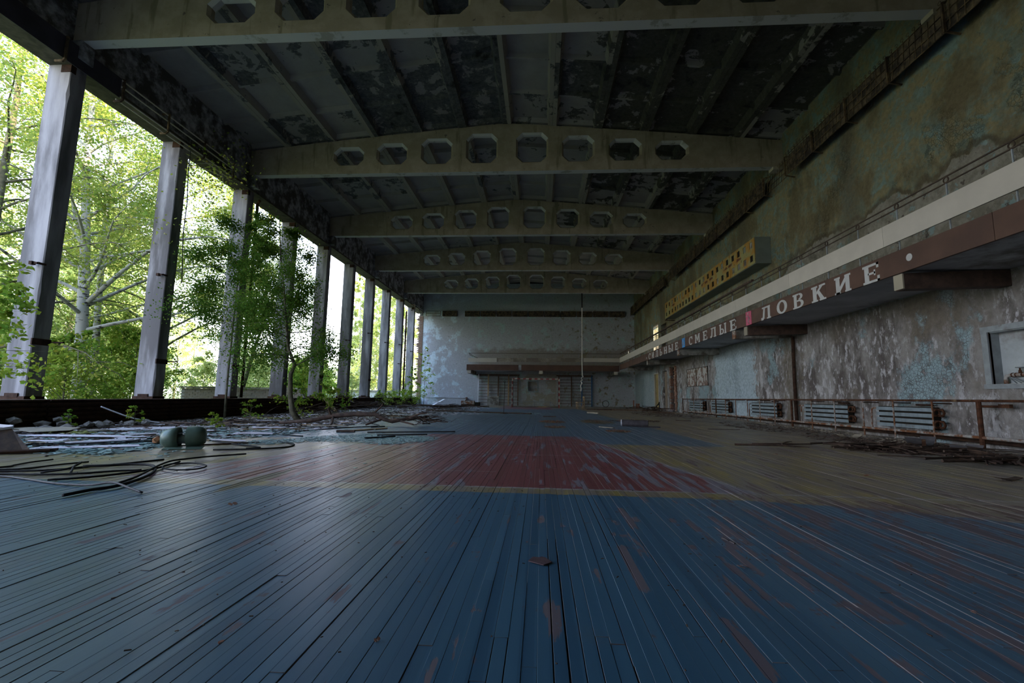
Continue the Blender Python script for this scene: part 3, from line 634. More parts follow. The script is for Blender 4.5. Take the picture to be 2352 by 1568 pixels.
words = [('С', 25.655, 25.12), ('И', 24.909, 24.435), ('Л', 24.119, 23.59), ('Ь', 23.269, 22.793), ('Н', 22.5, 21.945), ('Ы', 21.696, 20.95), ('Е', 20.625, 20.164),
         ('С', 18.719, 18.24), ('М', 17.994, 17.432), ('Е', 17.113, 16.651), ('Л', 16.38, 15.836), ('Ы', 15.546, 14.975), ('Е', 14.695, 14.188),
         ('Л', 12.625, 12.104), ('О', 11.796, 11.307), ('В', 11.047, 10.595), ('К', 10.295, 9.788), ('И', 9.495, 9.005), ('Е', 8.673, 8.236)]
def fascia_at(y):
    for (a, b), o in fas:
        if a <= y < b: return o
    return fas[0][1]
for ch, ya, yb in words:
    mb = MB()
    dz = -.06 * max(0, (ya - 20) / 15)
    for i, p in enumerate(LET[ch]): mb.prism(p, (6.028 - .0004 * (i % 3), ya, 2.925 + dz), (0, yb - ya, 0), (0, 0, .345), (1, 0, 0), .006)
    o = mb.obj('letter', M_LET, g); pf = fascia_at((ya + yb) / 2); o.parent = pf
for y, zc, r in ((26.15, 3.04, .06), (7.59, 3.135, .062)):
    o = MB().prism([(r * math.cos(a), r * math.sin(a)) for a in [2 * PI * k / 18 for k in range(18)]], (6.024, y, zc), (0, -1, 0), (0, 0, 1), (1, 0, 0), .008).obj('round_dot', M_LET, g); o.parent = fascia_at(y)
def pict(ya, yb, mat, strokes, lab):
    o = MB().box(6.020, 6.030, yb, ya, 2.925, 3.32).obj('sport_sign', mat, g, label=lab); o.parent = fascia_at((ya + yb) / 2)
    W_ = ya - yb; mb = MB()
    for st in strokes:
        if len(st) == 3: c = st; mb.prism([(c[2] * math.cos(a), c[2] * math.sin(a)) for a in [2 * PI * k / 12 for k in range(12)]], (6.017, ya - c[0] * W_, 2.925 + c[1] * .395), (0, -1, 0), (0, 0, 1), (1, 0, 0), .004)
        else:
            (u0, v0, u1, v1, w) = st; mb.bar((6.018, ya - u0 * W_, 2.925 + v0 * .395), (6.018, ya - u1 * W_, 2.925 + v1 * .395), .004, w, (1, 0, 0))
    return mb, o
for args in ((13.532, 13.19, simple('pink_sign', (.52, .085, .16), .6, var=.1, scale=8, dirt=(.30, .13, .12), damt=.3), [(.42, .86, .026), (.05, .66, .42, .70, .03), (.42, .70, .70, .52, .035), (.66, .58, .62, .38, .05), (.62, .40, .95, .42, .035), (.60, .40, .46, .28, .045), (.46, .28, .60, .10, .035), (.60, .10, .78, .12, .028)], 'small pink sign with a white kicking figure'),
             (19.603, 19.222, simple('blue_sign', (.04, .26, .62), .6, var=.1, scale=8), [(.40, .72, .03), (.10, .50, .60, .58, .04), (.55, .58, .62, .34, .06), (.62, .34, .30, .30, .045), (.30, .30, .15, .12, .04), (.62, .34, .85, .24, .04)], 'small blue sign with a pale crouching figure')):
    mb, o = pict(*args)
    f = mb.obj('white_figure', M_LET, g); f.parent = o.parent
# far gallery
g2 = thing('spectator_gallery', 'shorter gallery across the far wall, its brown fascia split by a gap', 'gallery', (0, 34.95, 2.8))
MB().box(-5.45, 6.08, 35.0, 37.99, 2.80, 2.97).obj('floor_slab', M_CEM, g2)
for a, b, dx in ((-5.78, -1.72, 0), (-1.5, 5.98, .02)): MB().box(a, b, 34.92, 34.96, 2.735 + dx, 3.185 + dx * .5).obj('fascia_board', M_BRD, g2)
MB().box(-5.78, -5.74, 34.96, 36.6, 2.735, 3.185).obj('fascia_return', M_BRD, g2)
for a, b, m in ((-5.66, -3.43, M_BAND), (-3.42, -2.22, M_BANDD), (-2.2, 1.19, M_BANDD), (1.2, 3.27, M_BANDD), (3.28, 6.03, M_BAND)):
    MB().box(a, b, 34.93, 34.955, 3.385 + .01 * (a + 5), 3.70 + .008 * (a + 5)).obj('parapet_panel', m, g2)
MB().tube([(-5.66, 34.95, 4.07), (0, 34.95, 4.08), (6.05, 34.95, 4.10)], .016, 6).obj('top_rail', M_RAIL, g2)
MB().tube([(-5.6, 34.95, 4.05), (-5.3, 35.3, 3.85), (-5.0, 35.8, 3.75)], .02, 6).tube([(-5.6, 34.95, 3.96), (-5.35, 35.2, 3.80)], .016, 6).obj('bent_rail_end', M_RAIL, g2)
for x in (-4.7, -3.4, -2.2, -.9, .4, 1.6, 2.9, 4.2, 5.4): MB().tube([(x, 34.97, 2.95), (x, 34.97, 3.9 if x < 1 else 4.05)], .011, 6).obj('railing_post', M_POSTG, g2)
for x in (-5.72, -.12, 5.6): MB().box(x, x + .28, 35.0, 37.99, 2.50, 2.80).obj('bracket', M_CEMW, g2)
for x in (-5.72, -.12, 5.6): MB().box(x, x + .28, 34.97, 35.0, 2.50, 2.745).obj('whitewashed_end', M_BAND, g2)

# ---------------------------------------------------------------- scoreboard
sb = thing('scoreboard', 'rusty yellow scoreboard of six cabinets with square number windows on the right wall', 'scoreboard', (7.25, 21, 5.4))
M_YEL = NT('rusty_yellow_enamel'); t_ = M_YEL; nn_ = t_.noise(t_.pos(), 2.0, 7, .6); n2 = t_.noise(t_.pos(), 6, 8, .65)
cc = t_.mix(t_.step(nn_, .42, .58), (.33, .31, .13), (.40, .21, .035)); cc = t_.mix(t_.step(n2, .62, .66), cc, (.09, .022, .008))
xyz_ = t_.xyz(); dr_ = t_.step(t_.m_('ABSOLUTE', t_.m_('SUBTRACT', xyz_[2], t_.m_('ADD', 5.86, t_.m_('MULTIPLY', n2, .06)))), .07, .03)
near_ = t_.step(t_.noise(t_.pos(), 1.1, 3), .50, .55); cc = t_.mix(t_.m_('MULTIPLY', t_.m_('MULTIPLY', dr_, near_), .9), cc, (.10, .022, .010))
t_.done(cc, .65, .05, .3); M_YEL = t_.m
js = [15.4, 17.42, 19.46, 21.54, 23.5, 24.8, 26.6]
M_SBB = simple('grey_green_cabinet', (.17, .20, .17), .6, var=.1, scale=3, dirt=(.13, .10, .06), damt=.3)
for k in range(6):
    a, b = js[k] + .012, js[k + 1] - .012; n = 4 if b - a > 1.9 else 3
    wb = [(a + (b - a) * (j + .5) / n - .11, a + (b - a) * (j + .5) / n + .11, z, z + .22) for j in range(n) for z in (5.50, 5.98)]
    mb = MB(); wall_grid(mb, a, b, 5.40, 6.30, wb, lambda u, v, d: (7.25 + d, u, v), .025)
    p = mb.obj('cabinet_front', M_YEL, sb)
    MB().box(7.275, 7.79, a, b, 5.385, 5.40).box(7.275, 7.79, a, b, 6.30, 6.315).box(7.275, 7.79, a, a + .012, 5.40, 6.30).box(7.275, 7.79, b - .012, b, 5.40, 6.30).obj('cabinet_box', M_SBB, sb)
    for w_ in wb:
        o = MB().box(7.268, 7.274, w_[0] - .005, w_[1] + .005, w_[2], w_[3]).obj('window_pane', random.choice((M_DARK, M_DARK, M_SBB, M_CEMW)), sb)
        o.parent = p
tag(MB().box(7.3, 7.36, 26.55, 26.62, 5.3, 5.38).box(7.25, 7.8, 26.58, 26.62, 5.30, 5.34).obj('support_bracket', M_RUSTD), 'short iron bracket under the far end of the scoreboard', 'bracket')

# ---------------------------------------------------------------- long lamp grilles
def grille_unit(L):
    a = MB().box(0, .30, 0, L, 0, .015).obj
    return a
gr = thing('wall_grille', 'long run of rusty wire-mesh ventilation grille high on the right wall', 'grille', (7.8, 20, 7.6))
fm = MB().bar((0, 0, .0), (0, 0, .60), .04, .03).bar((0, 0, .60), (.26, 0, .66), .03, .03).bar((0, 0, .01), (.28, 0, -.05), .03, .03).mesh('frame_bracket', M_MESH)
hm = MB()
for z in (0, .20, .40, .60): hm.bar((0, 0, z), (0, 1.36, z), .014, .014)
hm.bar((.15, 0, .64), (.15, 1.36, .64), .014, .014)
for k in range(9): y = .075 + k * .15; hm.bar((-.004, y, -.02), (-.004, y, .66), .010, .010, (1, 0, 0)); hm.ring((-.02, y, .66), .035, .006, (1, 0, 0), 8, 4)
hmesh = hm.mesh('wire_panel', M_MESH)
bm_ = MB().box(0, .01, 0, 1.36, .02, .60).mesh('backing_mesh', M_GRAT)
y = 4.0; k = 0
while y < 37.3:
    off = Vector((7.48, y, 7.62)) - gr.location
    inst('frame_bracket', fm, gr, off + Vector((-.02, 0, 0)))
    if k % 9 != 7:
        inst('wire_panel', hmesh, gr, off, (0, random.uniform(-.03, .05), 0)); inst('backing_mesh', bm_, gr, off + Vector((.03, 0, 0)), (0, .02, 0))
    else: inst('wire_panel', hmesh, gr, off + Vector((.05, 0, 0)), (0, .12, 0))
    y += 1.38; k += 1
gf = thing('wall_grille', 'row of dark slatted grilles high on the far wall', 'grille', (0, 38, 7.5))
um = MB()
for z in (0, .44): um.bar((0, 0, z), (1.24, 0, z), .03, .03)
um.bar((0, 0, .23), (1.24, 0, .23), .02, .02)
for x in (0, 1.24): um.bar((x, 0, 0), (x, 0, .45), .03, .03)
umesh = um.mesh('grille_frame', M_MESH); ubk = MB().box(0, 1.24, .05, .20, .0, .44).mesh('grating', M_GRAT)
for x in [-9.88, -8.44] + [-6.5 + 1.36 * k for k in range(10)]:
    off = Vector((x, 37.76, 7.50)) - gf.location; o = inst('grille_frame', umesh, gf, off)
    if x > -9: inst('grating', ubk, gf, off)
    else:
        for z in (.1, .2, .3): MB().bar((0, .05, z), (1.24, .05, z), .02, .03).obj('lamp_tube', M_BAND, gf, local=True).location = off
gl = thing('wall_grille', 'lamp guard of steel hoops and long rods under the left roof edge', 'grille', (-10.1, 10.6, 7.58))
for y in (6.75, 8.05, 9.36, 10.68, 11.98, 13.24):
    MB().tube([(-10.18, y, 8.13), (-9.98, y, 8.12), (-9.97, y, 7.62), (-10.02, y, 7.58), (-10.18, y, 7.58)], .032, 6).obj('hoop', M_MESH, gl)
for x, z in ((-9.99, 8.08), (-9.99, 7.92), (-9.99, 7.66), (-10.08, 7.60)): MB().tube([(x, 9.3, z), (x, 13.3, z)], .019, 6).obj('guard_rod', M_BAND, gl)
MB().box(-10.0, -9.985, 4.0, 9.3, 7.63, 8.11).obj('cover_plate', simple('dark_violet_plate', (.045, .04, .055), .6, .2, var=.3, scale=2), gl)
gl2 = thing('wall_grille', 'short lamp guard under the left roof edge near the far wall', 'grille', (-10.1, 35.5, 7.4))
for y in (34.2, 35.4, 36.6): MB().tube([(-10.16, y, 7.75), (-9.85, y, 7.75), (-9.85, y, 7.35), (-10.16, y, 7.3)], .03, 6).obj('hoop', M_MESH, gl2)
for z in (7.75, 7.6, 7.45, 7.35): MB().tube([(-9.85, 34.2, z), (-9.85, 36.6, z)], .016, 6).obj('guard_rod', M_POSTG, gl2)

# ---------------------------------------------------------------- heater casing below the openings
for i in range(-1, 10):
    y0 = 5.45 + 3 * i; t = thing('heater_casing', 'low dark rusty ribbed heater casing, ' + ('left of the nearest column' if i < 1 else 'between the %s and %s columns' % (NTH[i - 1], NTH[i])) if i >= 0 else 'low dark rusty heater casing at the left edge of the view', 'heater', (-10.2, y0, 0), 'heater casings along the open wall')
    MB().box(0, .50, .01, 2.99, .53, .56).obj('top_plate', M_RUSTD, t, local=True)
    MB().box(0.02, .40, .03, 2.97, 0, .53).obj('core', M_RUSTD, t, local=True)
    for z in (.04, .14, .24, .34, .44):
        a = random.uniform(0, .02); MB().add([(.40, .02, z), (.46 - a, .02, z + .015), (.46, .02, z + .06), (.40, .02, z + .08), (.40, 2.98, z), (.46, 2.98, z + .015), (.46 - a, 2.98, z + .06), (.40, 2.98, z + .08)],
            [(0, 1, 2, 3), (4, 7, 6, 5), (0, 4, 5, 1), (1, 5, 6, 2), (2, 6, 7, 3), (3, 7, 4, 0)]).obj('rib', M_RUSTD, t, local=True)
tag(MB().box(-11.2, -10.2, 2, 38, -.2, .50).obj('trim_3', M_CEM), kind='structure')

# ---------------------------------------------------------------- radiators, guard rail and pipes on the right
rl = ['nearest the camera, longest in view', 'second from the camera', 'third from the camera', 'fourth from the camera', 'farthest of the five']
for i, (ya, yb) in enumerate(((9.16, 10.85), (11.6, 13.70), (15.0, 17.05), (18.8, 20.9), (21.7, 23.9))):
    t = thing('radiator', 'grey-blue plate radiator with rusty bends behind the guard rail, ' + rl[i], 'radiator', (7.7, ya, .24), 'radiators on the right wall')
    for k in range(4):
        z = k * .115; mb = MB(); y = ya + .22
        while y < yb - .02:
            y2 = min(y + .11, yb); mb.box(7.60, 7.615, y + .002, y2 - .001, .245 + z, .245 + z + .074); y += .11
        mb.obj('fin_row', M_RAD, t)
        if k == 0: MB().box(7.635, 7.76, ya + .25, yb - .03, .24, .68).obj('core', M_DARK, t)  # black box paints in the shade seen between the fins
        MB().tube([(7.66, ya + .05, .29 + z), (7.66, ya + .3, .29 + z)], .022, 8).obj('stub_pipe', M_RUST, t)
    for z in (.29, .52): MB().tube([(7.66, ya + .12, z), (7.64, ya + .02, z + .005), (7.62, ya - .03, z + .055), (7.64, ya + .02, z + .105), (7.66, ya + .12, z + .115)], .02, 8).obj('return_bend', M_RUST, t)
    for z in (.29, .52): MB().ring((7.62, ya + .14, z + .055), .055, .018, (0, 1, 0), 12, 6).obj('flange', M_RUST, t)
    MB().tube([(7.66, yb - .02, .63), (7.66, yb + .16, .63), (7.66, yb + .22, .60), (7.66, yb + .24, .45), (7.66, yb + .24, .17)], .018, 8).obj('feed_pipe', M_RUSTL, t)
    MB().tube([(7.70, ya + .3, .72), (7.70, ya + .7, .72)], .018, 8).obj('hook_bar', M_RUSTD, t)
ra = thing('guard_rail', 'rusty pipe guard rail running in front of the radiators', 'railing', (7.45, 16, 0))
MB().tube([(7.45, 3.5, .815), (7.45, 8.2, .812), (7.45, 24.4, .755)], .021, 8).obj('top_rail', M_RUST, ra)
MB().tube([(7.45, 3.5, .20), (7.45, 8.2, .195), (7.45, 14, .165), (7.45, 24.4, .14)], .026, 8).obj('bottom_rail', M_RUSTL, ra)
for y, r in ((5.1, .014), (6.2, .014), (8.25, .036), (9.18, .015), (10.14, .015), (11.05, .015), (12.08, .015), (13.06, .015), (14.05, .030), (15.05, .015), (16.02, .015), (16.95, .015), (17.93, .015), (18.9, .015), (19.9, .028), (20.9, .015), (21.8, .015), (22.7, .015), (23.6, .015), (24.4, .022)):
    o = MB().tube([(7.45, y, 0), (7.45, y, .80)], r, 8).obj('post', M_RUST if r > .02 else M_RUSTL, ra)
    if r < .02: MB().tube([(7.45, y, .755), (7.62, y - .02, .755), (7.79, y - .02, .755)], .012, 6).obj('wall_stay', M_RUSTD, ra)
MB().tube([(7.45, 8.25, .72), (7.62, 8.10, .72)], .02, 6).box(7.60, 7.66, 7.9, 8.08, .70, .76).obj('wall_stay', M_RUST, ra)
tag(MB().tube([(7.66, 3.5, .12), (7.66, 14, .11), (7.66, 25, .10)], .035, 8).obj('heating_pipe', M_RUSTD), 'dark rusty heating pipe along the foot of the right wall', 'pipe')
t = thing('riser_pipe', 'dark vertical riser pipe on the right wall between two radiators', 'pipe', (7.72, 14.3, .1))
MB().tube([(7.72, 14.32, .1), (7.71, 14.30, 1.4), (7.72, 14.27, 2.72)], .05, 8).obj('pipe_run', M_RUSTD, t)
MB().tube([(7.70, 14.1, .62), (7.68, 13.9, .64)], .02, 6).obj('branch', M_RUSTL, t)

# niche with valve (right wall)
n_ = tag(MB().box(7.95, 7.99, 4.61, 8.31, 1.11, 1.99).obj('wall_niche_back', simple('flaking_blue_niche', (.40, .44, .45), .85, var=.1, scale=3, dirt=(.22, .19, .17), damt=.42, bump=.6)), kind='structure')
t = tag(empty('window_2', (7.8, 6.5, 1.1)), 'grey painted timber frame round the niche in the right wall', kind='structure')
MB().box(7.765, 7.80, 4.6, 8.46, 1.02, 1.10).box(7.75, 7.80, 4.6, 8.44, 1.085, 1.10).obj('sill_board', M_GREY, t)
MB().box(7.77, 7.80, 4.6, 8.44, 2.0, 2.10).obj('head_board', M_GREY, t)
MB().box(7.77, 7.80, 8.32, 8.43, 1.10, 2.0).obj('side_board', M_GREY, t)
MB().box(7.80, 7.95, 8.30, 8.318, 1.10, 2.0).box(7.80, 7.95, 4.6, 8.3, 1.985, 2.0).obj('lining', M_GREY, t)
MB().box(7.80, 7.812, 8.30, 8.32, 1.10, 2.0).box(7.795, 7.805, 8.318, 8.332, 1.1, 2.0).obj('rust_edge', M_RUST, t)
v = thing('valve_pipe', 'rusty elbow pipe with a small valve standing in the wall niche', 'pipe', (7.88, 7.9, 1.1))
MB().tube([(7.88, 8.19, 1.10), (7.88, 8.19, 1.19), (7.88, 8.17, 1.235), (7.88, 8.10, 1.25), (7.88, 7.72, 1.25)], .03, 12).obj('elbow_pipe', M_RUSTL, v, smooth=True)
for y in (8.06, 8.0, 7.9, 7.84): MB().lathe([(.03, 0), (.037, 0), (.037, .018), (.03, .018)], (7.88, y, 1.25), 12, (0, 1, 0)).obj('joint_ring', M_RUST, v)
MB().lathe([(.0, 0), (.026, 0), (.02, .05), (.012, .06), (.012, .10), (0, .10)], (7.88, 7.95, 1.27), 10).obj('valve_stem', M_RUST, v)
MB().lathe([(.0, 0), (.05, 0), (.055, .008), (.05, .016), (0, .016)], (7.88, 7.95, 1.36), 12).obj('hand_wheel', M_GREY, v)
MB().lathe([(.03, 0), (.055, .005), (.055, .045), (.03, .05)], (7.88, 7.80, 1.25), 10, (0, 1, 0)).obj('flange', M_RUST, v)
for k in range(4): tag(MB().bar((7.90, 8.16 - .01 * k, 1.22), (7.84 + .012 * k, 7.98 - .06 * k, 1.106 + .003 * k), .02, .006).obj('lath', M_GREY), 'thin grey lath leaning behind the pipe in the niche, ' + ('nearest the pipe', 'second from the pipe', 'third from the pipe', 'farthest from the pipe')[k], 'lath', 'laths in the niche')

# posters
M_POST = NT('peeled_poster'); p_ = M_POST; q_ = p_.noise(p_.pos(), 3.6, 6, .55)
M_POST = p_.done(p_.mix(p_.step(q_, .49, .52), (.46, .45, .42), p_.mix(p_.step(p_.noise(p_.pos(), 12, 6), .4, .6), (.15, .085, .06), (.27, .20, .17))), .8)
for ya, yb, w in ((23.2, 24.6, 'left, half covered in white paper'), (21.62, 23.17, 'right, mostly stripped')):
    t = thing('notice_board', 'notice board with torn paper, the ' + w, 'board', (7.79, ya, 1.4), 'pair of notice boards')
    MB().box(7.775, 7.79, ya, yb, 1.42, 2.28).obj('torn_sheet', M_POST, t)
    MB().box(7.76, 7.79, ya, yb, 2.28, 2.31).box(7.76, 7.79, ya, yb, 1.40, 1.42).box(7.76, 7.79, ya, ya + .025, 1.42, 2.28).box(7.76, 7.79, yb - .025, yb, 1.42, 2.28).obj('frame', M_GRAT, t)
# doors on the right wall
d = tag(empty('door_1', (7.8, 31, 0)), 'ochre door blank standing in the farther lower doorway', kind='structure')
MB().box(7.86, 7.90, 30.72, 31.58, 0, 2.40).obj('door_leaf', M_DOORW, d)
MB().box(7.78, 7.84, 30.55, 30.62, 0, 2.44).box(7.78, 7.84, 31.58, 31.66, 0, 2.44).box(7.78, 7.84, 30.55, 31.66, 2.40, 2.46).obj('door_frame', M_BAND, d)
d = tag(empty('door_2', (7.8, 29, 0)), 'grey door blank in the nearer lower doorway', kind='structure')
MB().box(7.90, 7.95, 28.58, 29.43, 0, 2.45).obj('door_leaf', simple('faded_brown_door', (.22, .17, .12), .8, var=.2, scale=3), d)
d = tag(empty('door_3', (7.8, 31, 3.1)), 'upper gallery doorway with a bright reveal', kind='structure')
MB().box(7.80, 7.84, 31.62, 31.69, 3.05, 5.7).box(7.80, 7.84, 30.36, 31.69, 5.62, 5.7).obj('door_frame', M_BAND, d)
d = tag(empty('door_4', (7.8, 29, 3.1)), 'second upper doorway closed by a dark leaf', kind='structure')
MB().box(7.98, 8.02, 28.4, 29.55, 3.05, 5.45).obj('door_leaf', simple('umber_door', (.055, .035, .015), .8, var=.3, scale=3), d)
rj = random.Random(5); mb = MB()
for k in range(34):
    z = .05 + k * .077
    mb.box(7.70 + rj.uniform(0, .05), 7.86, 26.45 + rj.uniform(0, .12), 26.76 + rj.uniform(-.02, .12), z, z + .068)
    if rj.random() < .8: mb.box(7.74, 7.9, 27.68 - rj.uniform(0, .14), 27.85, z, z + .068)
tag(mb.obj('broken_brickwork', M_BRICK, wr, label='torn brickwork round the broken opening'), kind='stuff')

# ---------------------------------------------------------------- far wall equipment
w1 = tag(empty('window_1', (-.65, 38, 1.2)), 'small square hatch in the far wall behind the goal', kind='structure')
MB().box(-1.12, -1.04, 37.96, 38.0, 1.12, 2.10).box(-.26, -.18, 37.96, 38.0, 1.12, 2.10).box(-1.04, -.26, 37.96, 38.0, 2.02, 2.10).box(-1.04, -.26, 37.94, 38.0, 1.12, 1.20).obj('window_frame', simple('pale_teal_frame', (.30, .40, .42), .7), w1)
MB().box(-1.05, -.25, 38.40, 38.44, 1.2, 2.03).obj('hatch_back', M_WALLF, w1)
def wallbars(xs, ms, label):
    t = thing('wall_bars', label, 'wall bars', (xs[0], 37.7, 0))
    for x, m in zip(xs, ms): MB().box(x - .045, x + .045, 37.70, 37.85, 0, 2.55).obj('upright', m, t)
    for a, b in zip(xs, xs[1:]):
        for k in range(10):
            z = .22 + k * .245
            if random.random() < .93: MB().tube([(a + .04, 37.76, z), (b - .04, 37.76, z)], .019, 6).obj('rung', M_BROWNB, t)
    MB().box(xs[0] - .2, xs[-1] + .1, 37.86, 37.92, 2.46, 2.58).obj('fixing_board', M_BROWNB, t)
wallbars([-5.2, -4.37, -3.53, -2.67, -1.88], [M_WHITE, M_WOOD, M_BROWNB, M_WOOD, M_BROWNB], 'four bays of wall bars with brown uprights left of the goal')
wallbars([1.5, 2.55, 3.40, 4.21], [M_BROWNB, M_BROWNB, M_BLUE, M_BLUE], 'three bays of wall bars with two blue uprights right of the goal')
tag(MB().box(-4.4, -3.45, 37.6, 37.64, 0, .75).obj('grey_panel', M_CEMW), 'grey sheet standing against the left wall bars', 'panel')
gY = 31.5
go = thing('handball_goal', 'red and white striped handball goal in front of the far wall', 'goal', (-.36, gY, 0))
for x in (-2.0, 1.24):
    o = MB().box(x, x + .08, gY, gY + .08, 0, 2.02).obj('goal_post', M_RED, go)
    for k in range(5): MB().box(x - .003, x + .083, gY - .003, gY + .083, .22 + .4 * k, .41 + .4 * k).obj('white_stripe', M_BAND, go).parent = o
o = MB().box(-2.0, 1.32, gY, gY + .08, 1.94, 2.02).obj('crossbar', M_RED, go)
for k in range(8): MB().box(-1.82 + .4 * k, -1.62 + .4 * k, gY - .003, gY + .083, 1.937, 2.023).obj('white_stripe', M_BAND, go).parent = o
for x in (-1.93, 1.25): MB().tube([(x, gY + .06, 1.9), (x, gY + .5, 1.8), (x, gY + .9, .03), (x, gY + .05, .03)], .014, 6).obj('net_hoop', M_BLACKM, go)
MB().tube([(-1.93, gY + .9, .03), (1.25, gY + .9, .03)], .014, 6).tube([(-1.93, gY - .05, .02), (-1.93, gY - .05, 1.75)], .012, 6).obj('ground_bar', M_BLACKM, go)
b = thing('low_bench', 'long low grey-blue bench inside the goal against the far wall', 'bench', (-.5, 36.6, 0))
MB().box(-1.95, .95, 36.5, 36.78, .33, .37).obj('seat', M_GREY, b)
for x in (-1.75, -.5, .75): MB().box(x, x + .06, 36.52, 36.76, 0, .33).obj('leg', M_GREY, b)
# thin table remains left of the bars and rope, chair
ro = thing('climbing_rope', 'grey climbing rope hanging from the farthest beam with a knotted end', 'rope', (2.95, 32.45, 1.2))
MB().tube([(2.95, 32.45, 8.25), (2.95, 32.45, 5.2), (2.94, 32.44, 3.2), (2.96, 32.45, 2.3)], .035, 8).obj('rope_run', M_ROPE, ro)
MB().tube([(2.95, 32.45, 8.26), (2.955, 32.45, 7.2)], .05, 6).obj('hook_chain', M_BLACKM, ro)
MB().tube([(2.96, 32.45, 2.32), (3.02, 32.45, 2.22), (2.88, 32.40, 2.1), (2.98, 32.5, 2.0), (2.86, 32.45, 1.9), (2.94, 32.4, 1.75), (2.84, 32.45, 1.55), (2.90, 32.45, 1.38), (2.86, 32.45, 1.2)], .05, 7).obj('knotted_end', M_ROPE, ro)
c = thing('wooden_chair', 'bare wooden chair standing alone below the climbing rope', 'chair', (2.68, 31.0, 0), rz=.12)
for x, y, h in ((-.22, -.2, .43), (-.22, .2, .43), (.20, -.2, .80), (.20, .2, .80)): MB().bar((x, y, 0), (x + (.05 if h > .5 else 0), y, h), .035, .04, (0, 1, 0)).obj('leg', M_WOOD, c, local=True)
MB().box(-.25, .24, -.23, .23, .41, .445).obj('seat', M_WOOD, c, local=True)
for z in (.58, .70, .77): MB().box(.225, .245, -.19, .19, z, z + .045).obj('back_slat', M_WOOD, c, local=True)
for y in (-.2, .2): MB().bar((-.22, y, .18), (.20, y, .18), .02, .025).obj('stretcher', M_WOOD, c, local=True)
c.rotation_euler.z = PI * .06
st = thing('floor_stand', 'thin rod stand on a round base in the middle distance', 'stand', (-1.6, 20.0, 0))
MB().lathe([(0, 0), (.16, 0), (.15, .03), (.03, .06), (0, .06)], (0, 0, 0), 16).obj('round_base', M_RUSTD, st, local=True)
MB().tube([(0, 0, .05), (.01, 0, 1.36)], .013, 6).obj('rod', M_BLACKM, st, local=True)
MB().ring((.01, 0, 1.40), .035, .01, (0, 1, 0)).obj('top_ring', M_BLACKM, st, local=True)
# ---------------------------------------------------------------- outside: ground, boundary wall, trees
tag(MB().add([(-140, -60, -.22), (-10.76, -60, -.22), (-10.76, 160, -.22), (-140, 160, -.22)], [(0, 1, 2, 3)]).obj('ground', M_EARTH), kind='structure')
bwt = thing('boundary_wall', 'low pale brick wall with a slab coping outside the third and fourth columns', 'wall', (-13.7, 20.2, -.2))
bms = MB().box(0, .25, 0, .12, 0, .078).mesh('brick', M_BRICKO)
for r in range(13):
    for k in range(23):
        x = -16.7 + k * .262 + (r % 2) * .13
        if x < -10.95: inst('brick', bms, bwt, (x - bwt.location.x, random.uniform(-.012, .012), r * .086 + .0))
MB().box(-16.75, -10.9, 20.22, 20.45, -.2, .90).obj('core', M_CEM, bwt)
for a, b in ((-16.8, -14.9), (-14.88, -12.9), (-12.88, -10.85)): MB().box(a, b, 20.1, 20.5, .92, .99).obj('coping_slab', M_CEMW, bwt)
t = thing('boundary_wall', 'long low whitewashed wall seen between the far columns', 'wall', (-18, 42, -.2))
MB().box(-27, -11.2, 42, 42.3, -.2, 1.0).obj('wall_panel', simple('dirty_whitewash', (.50, .50, .46), .9, var=.15, scale=2, dirt=(.26, .26, .2), damt=.45), t)
MB().box(-27.1, -11.2, 41.9, 42.4, 1.0, 1.12).obj('coping_slab', M_CEMW, t)

def mat_leaf(name, a, b, c):
    t = NT(name); p = t.pos(); n = t.noise(p, 1.1, 3); w = t.wnoise(t.map(t.n('ShaderNodeVectorMath', operation='FLOOR').outputs[0], (1, 1, 1))) if 0 else t.noise(p, 9, 2)
    col = t.mix(t.step(n, .35, .65), a, b); col = t.mix(t.step(w, .56, .66), col, c)
    df = t.n('ShaderNodeBsdfDiffuse'); tr = t.n('ShaderNodeBsdfTranslucent'); mx = t.n('ShaderNodeMixShader'); mx.inputs[0].default_value = .5
    t.link(col, df.inputs[0]); t.link(t.mul(col, 1.5), tr.inputs[0]); t.link(df.outputs[0], mx.inputs[1]); t.link(tr.outputs[0], mx.inputs[2])
    t.link(mx.outputs[0], t.out.inputs['Surface']); t.t.nodes.remove(t.b); return t.m
L_BIRCH = mat_leaf('birch_leaves', (.17, .26, .045), (.33, .38, .08), (.58, .48, .13))
L_DARK = mat_leaf('sapling_leaves', (.055, .13, .02), (.10, .19, .03), (.19, .24, .04))
L_PALE = mat_leaf('pale_willow_leaves', (.28, .36, .11), (.40, .44, .15), (.52, .48, .17))
L_WEED = mat_leaf('weed_leaves', (.11, .22, .03), (.22, .30, .04), (.36, .36, .05))
t = NT('birch_bark'); p_ = t.map(t.pos(), (3, 3, 9)); n1 = t.noise(p_, 1.2, 5, .6)
M_BIRCH = t.done(t.mix(t.step(n1, .56, .62), (.44, .43, .39), (.05, .045, .04)), .8)
M_BARK = simple('grey_green_bark', (.11, .10, .06), .9, var=.35, scale=10, dirt=(.22, .21, .17), damt=.4, bump=.6)

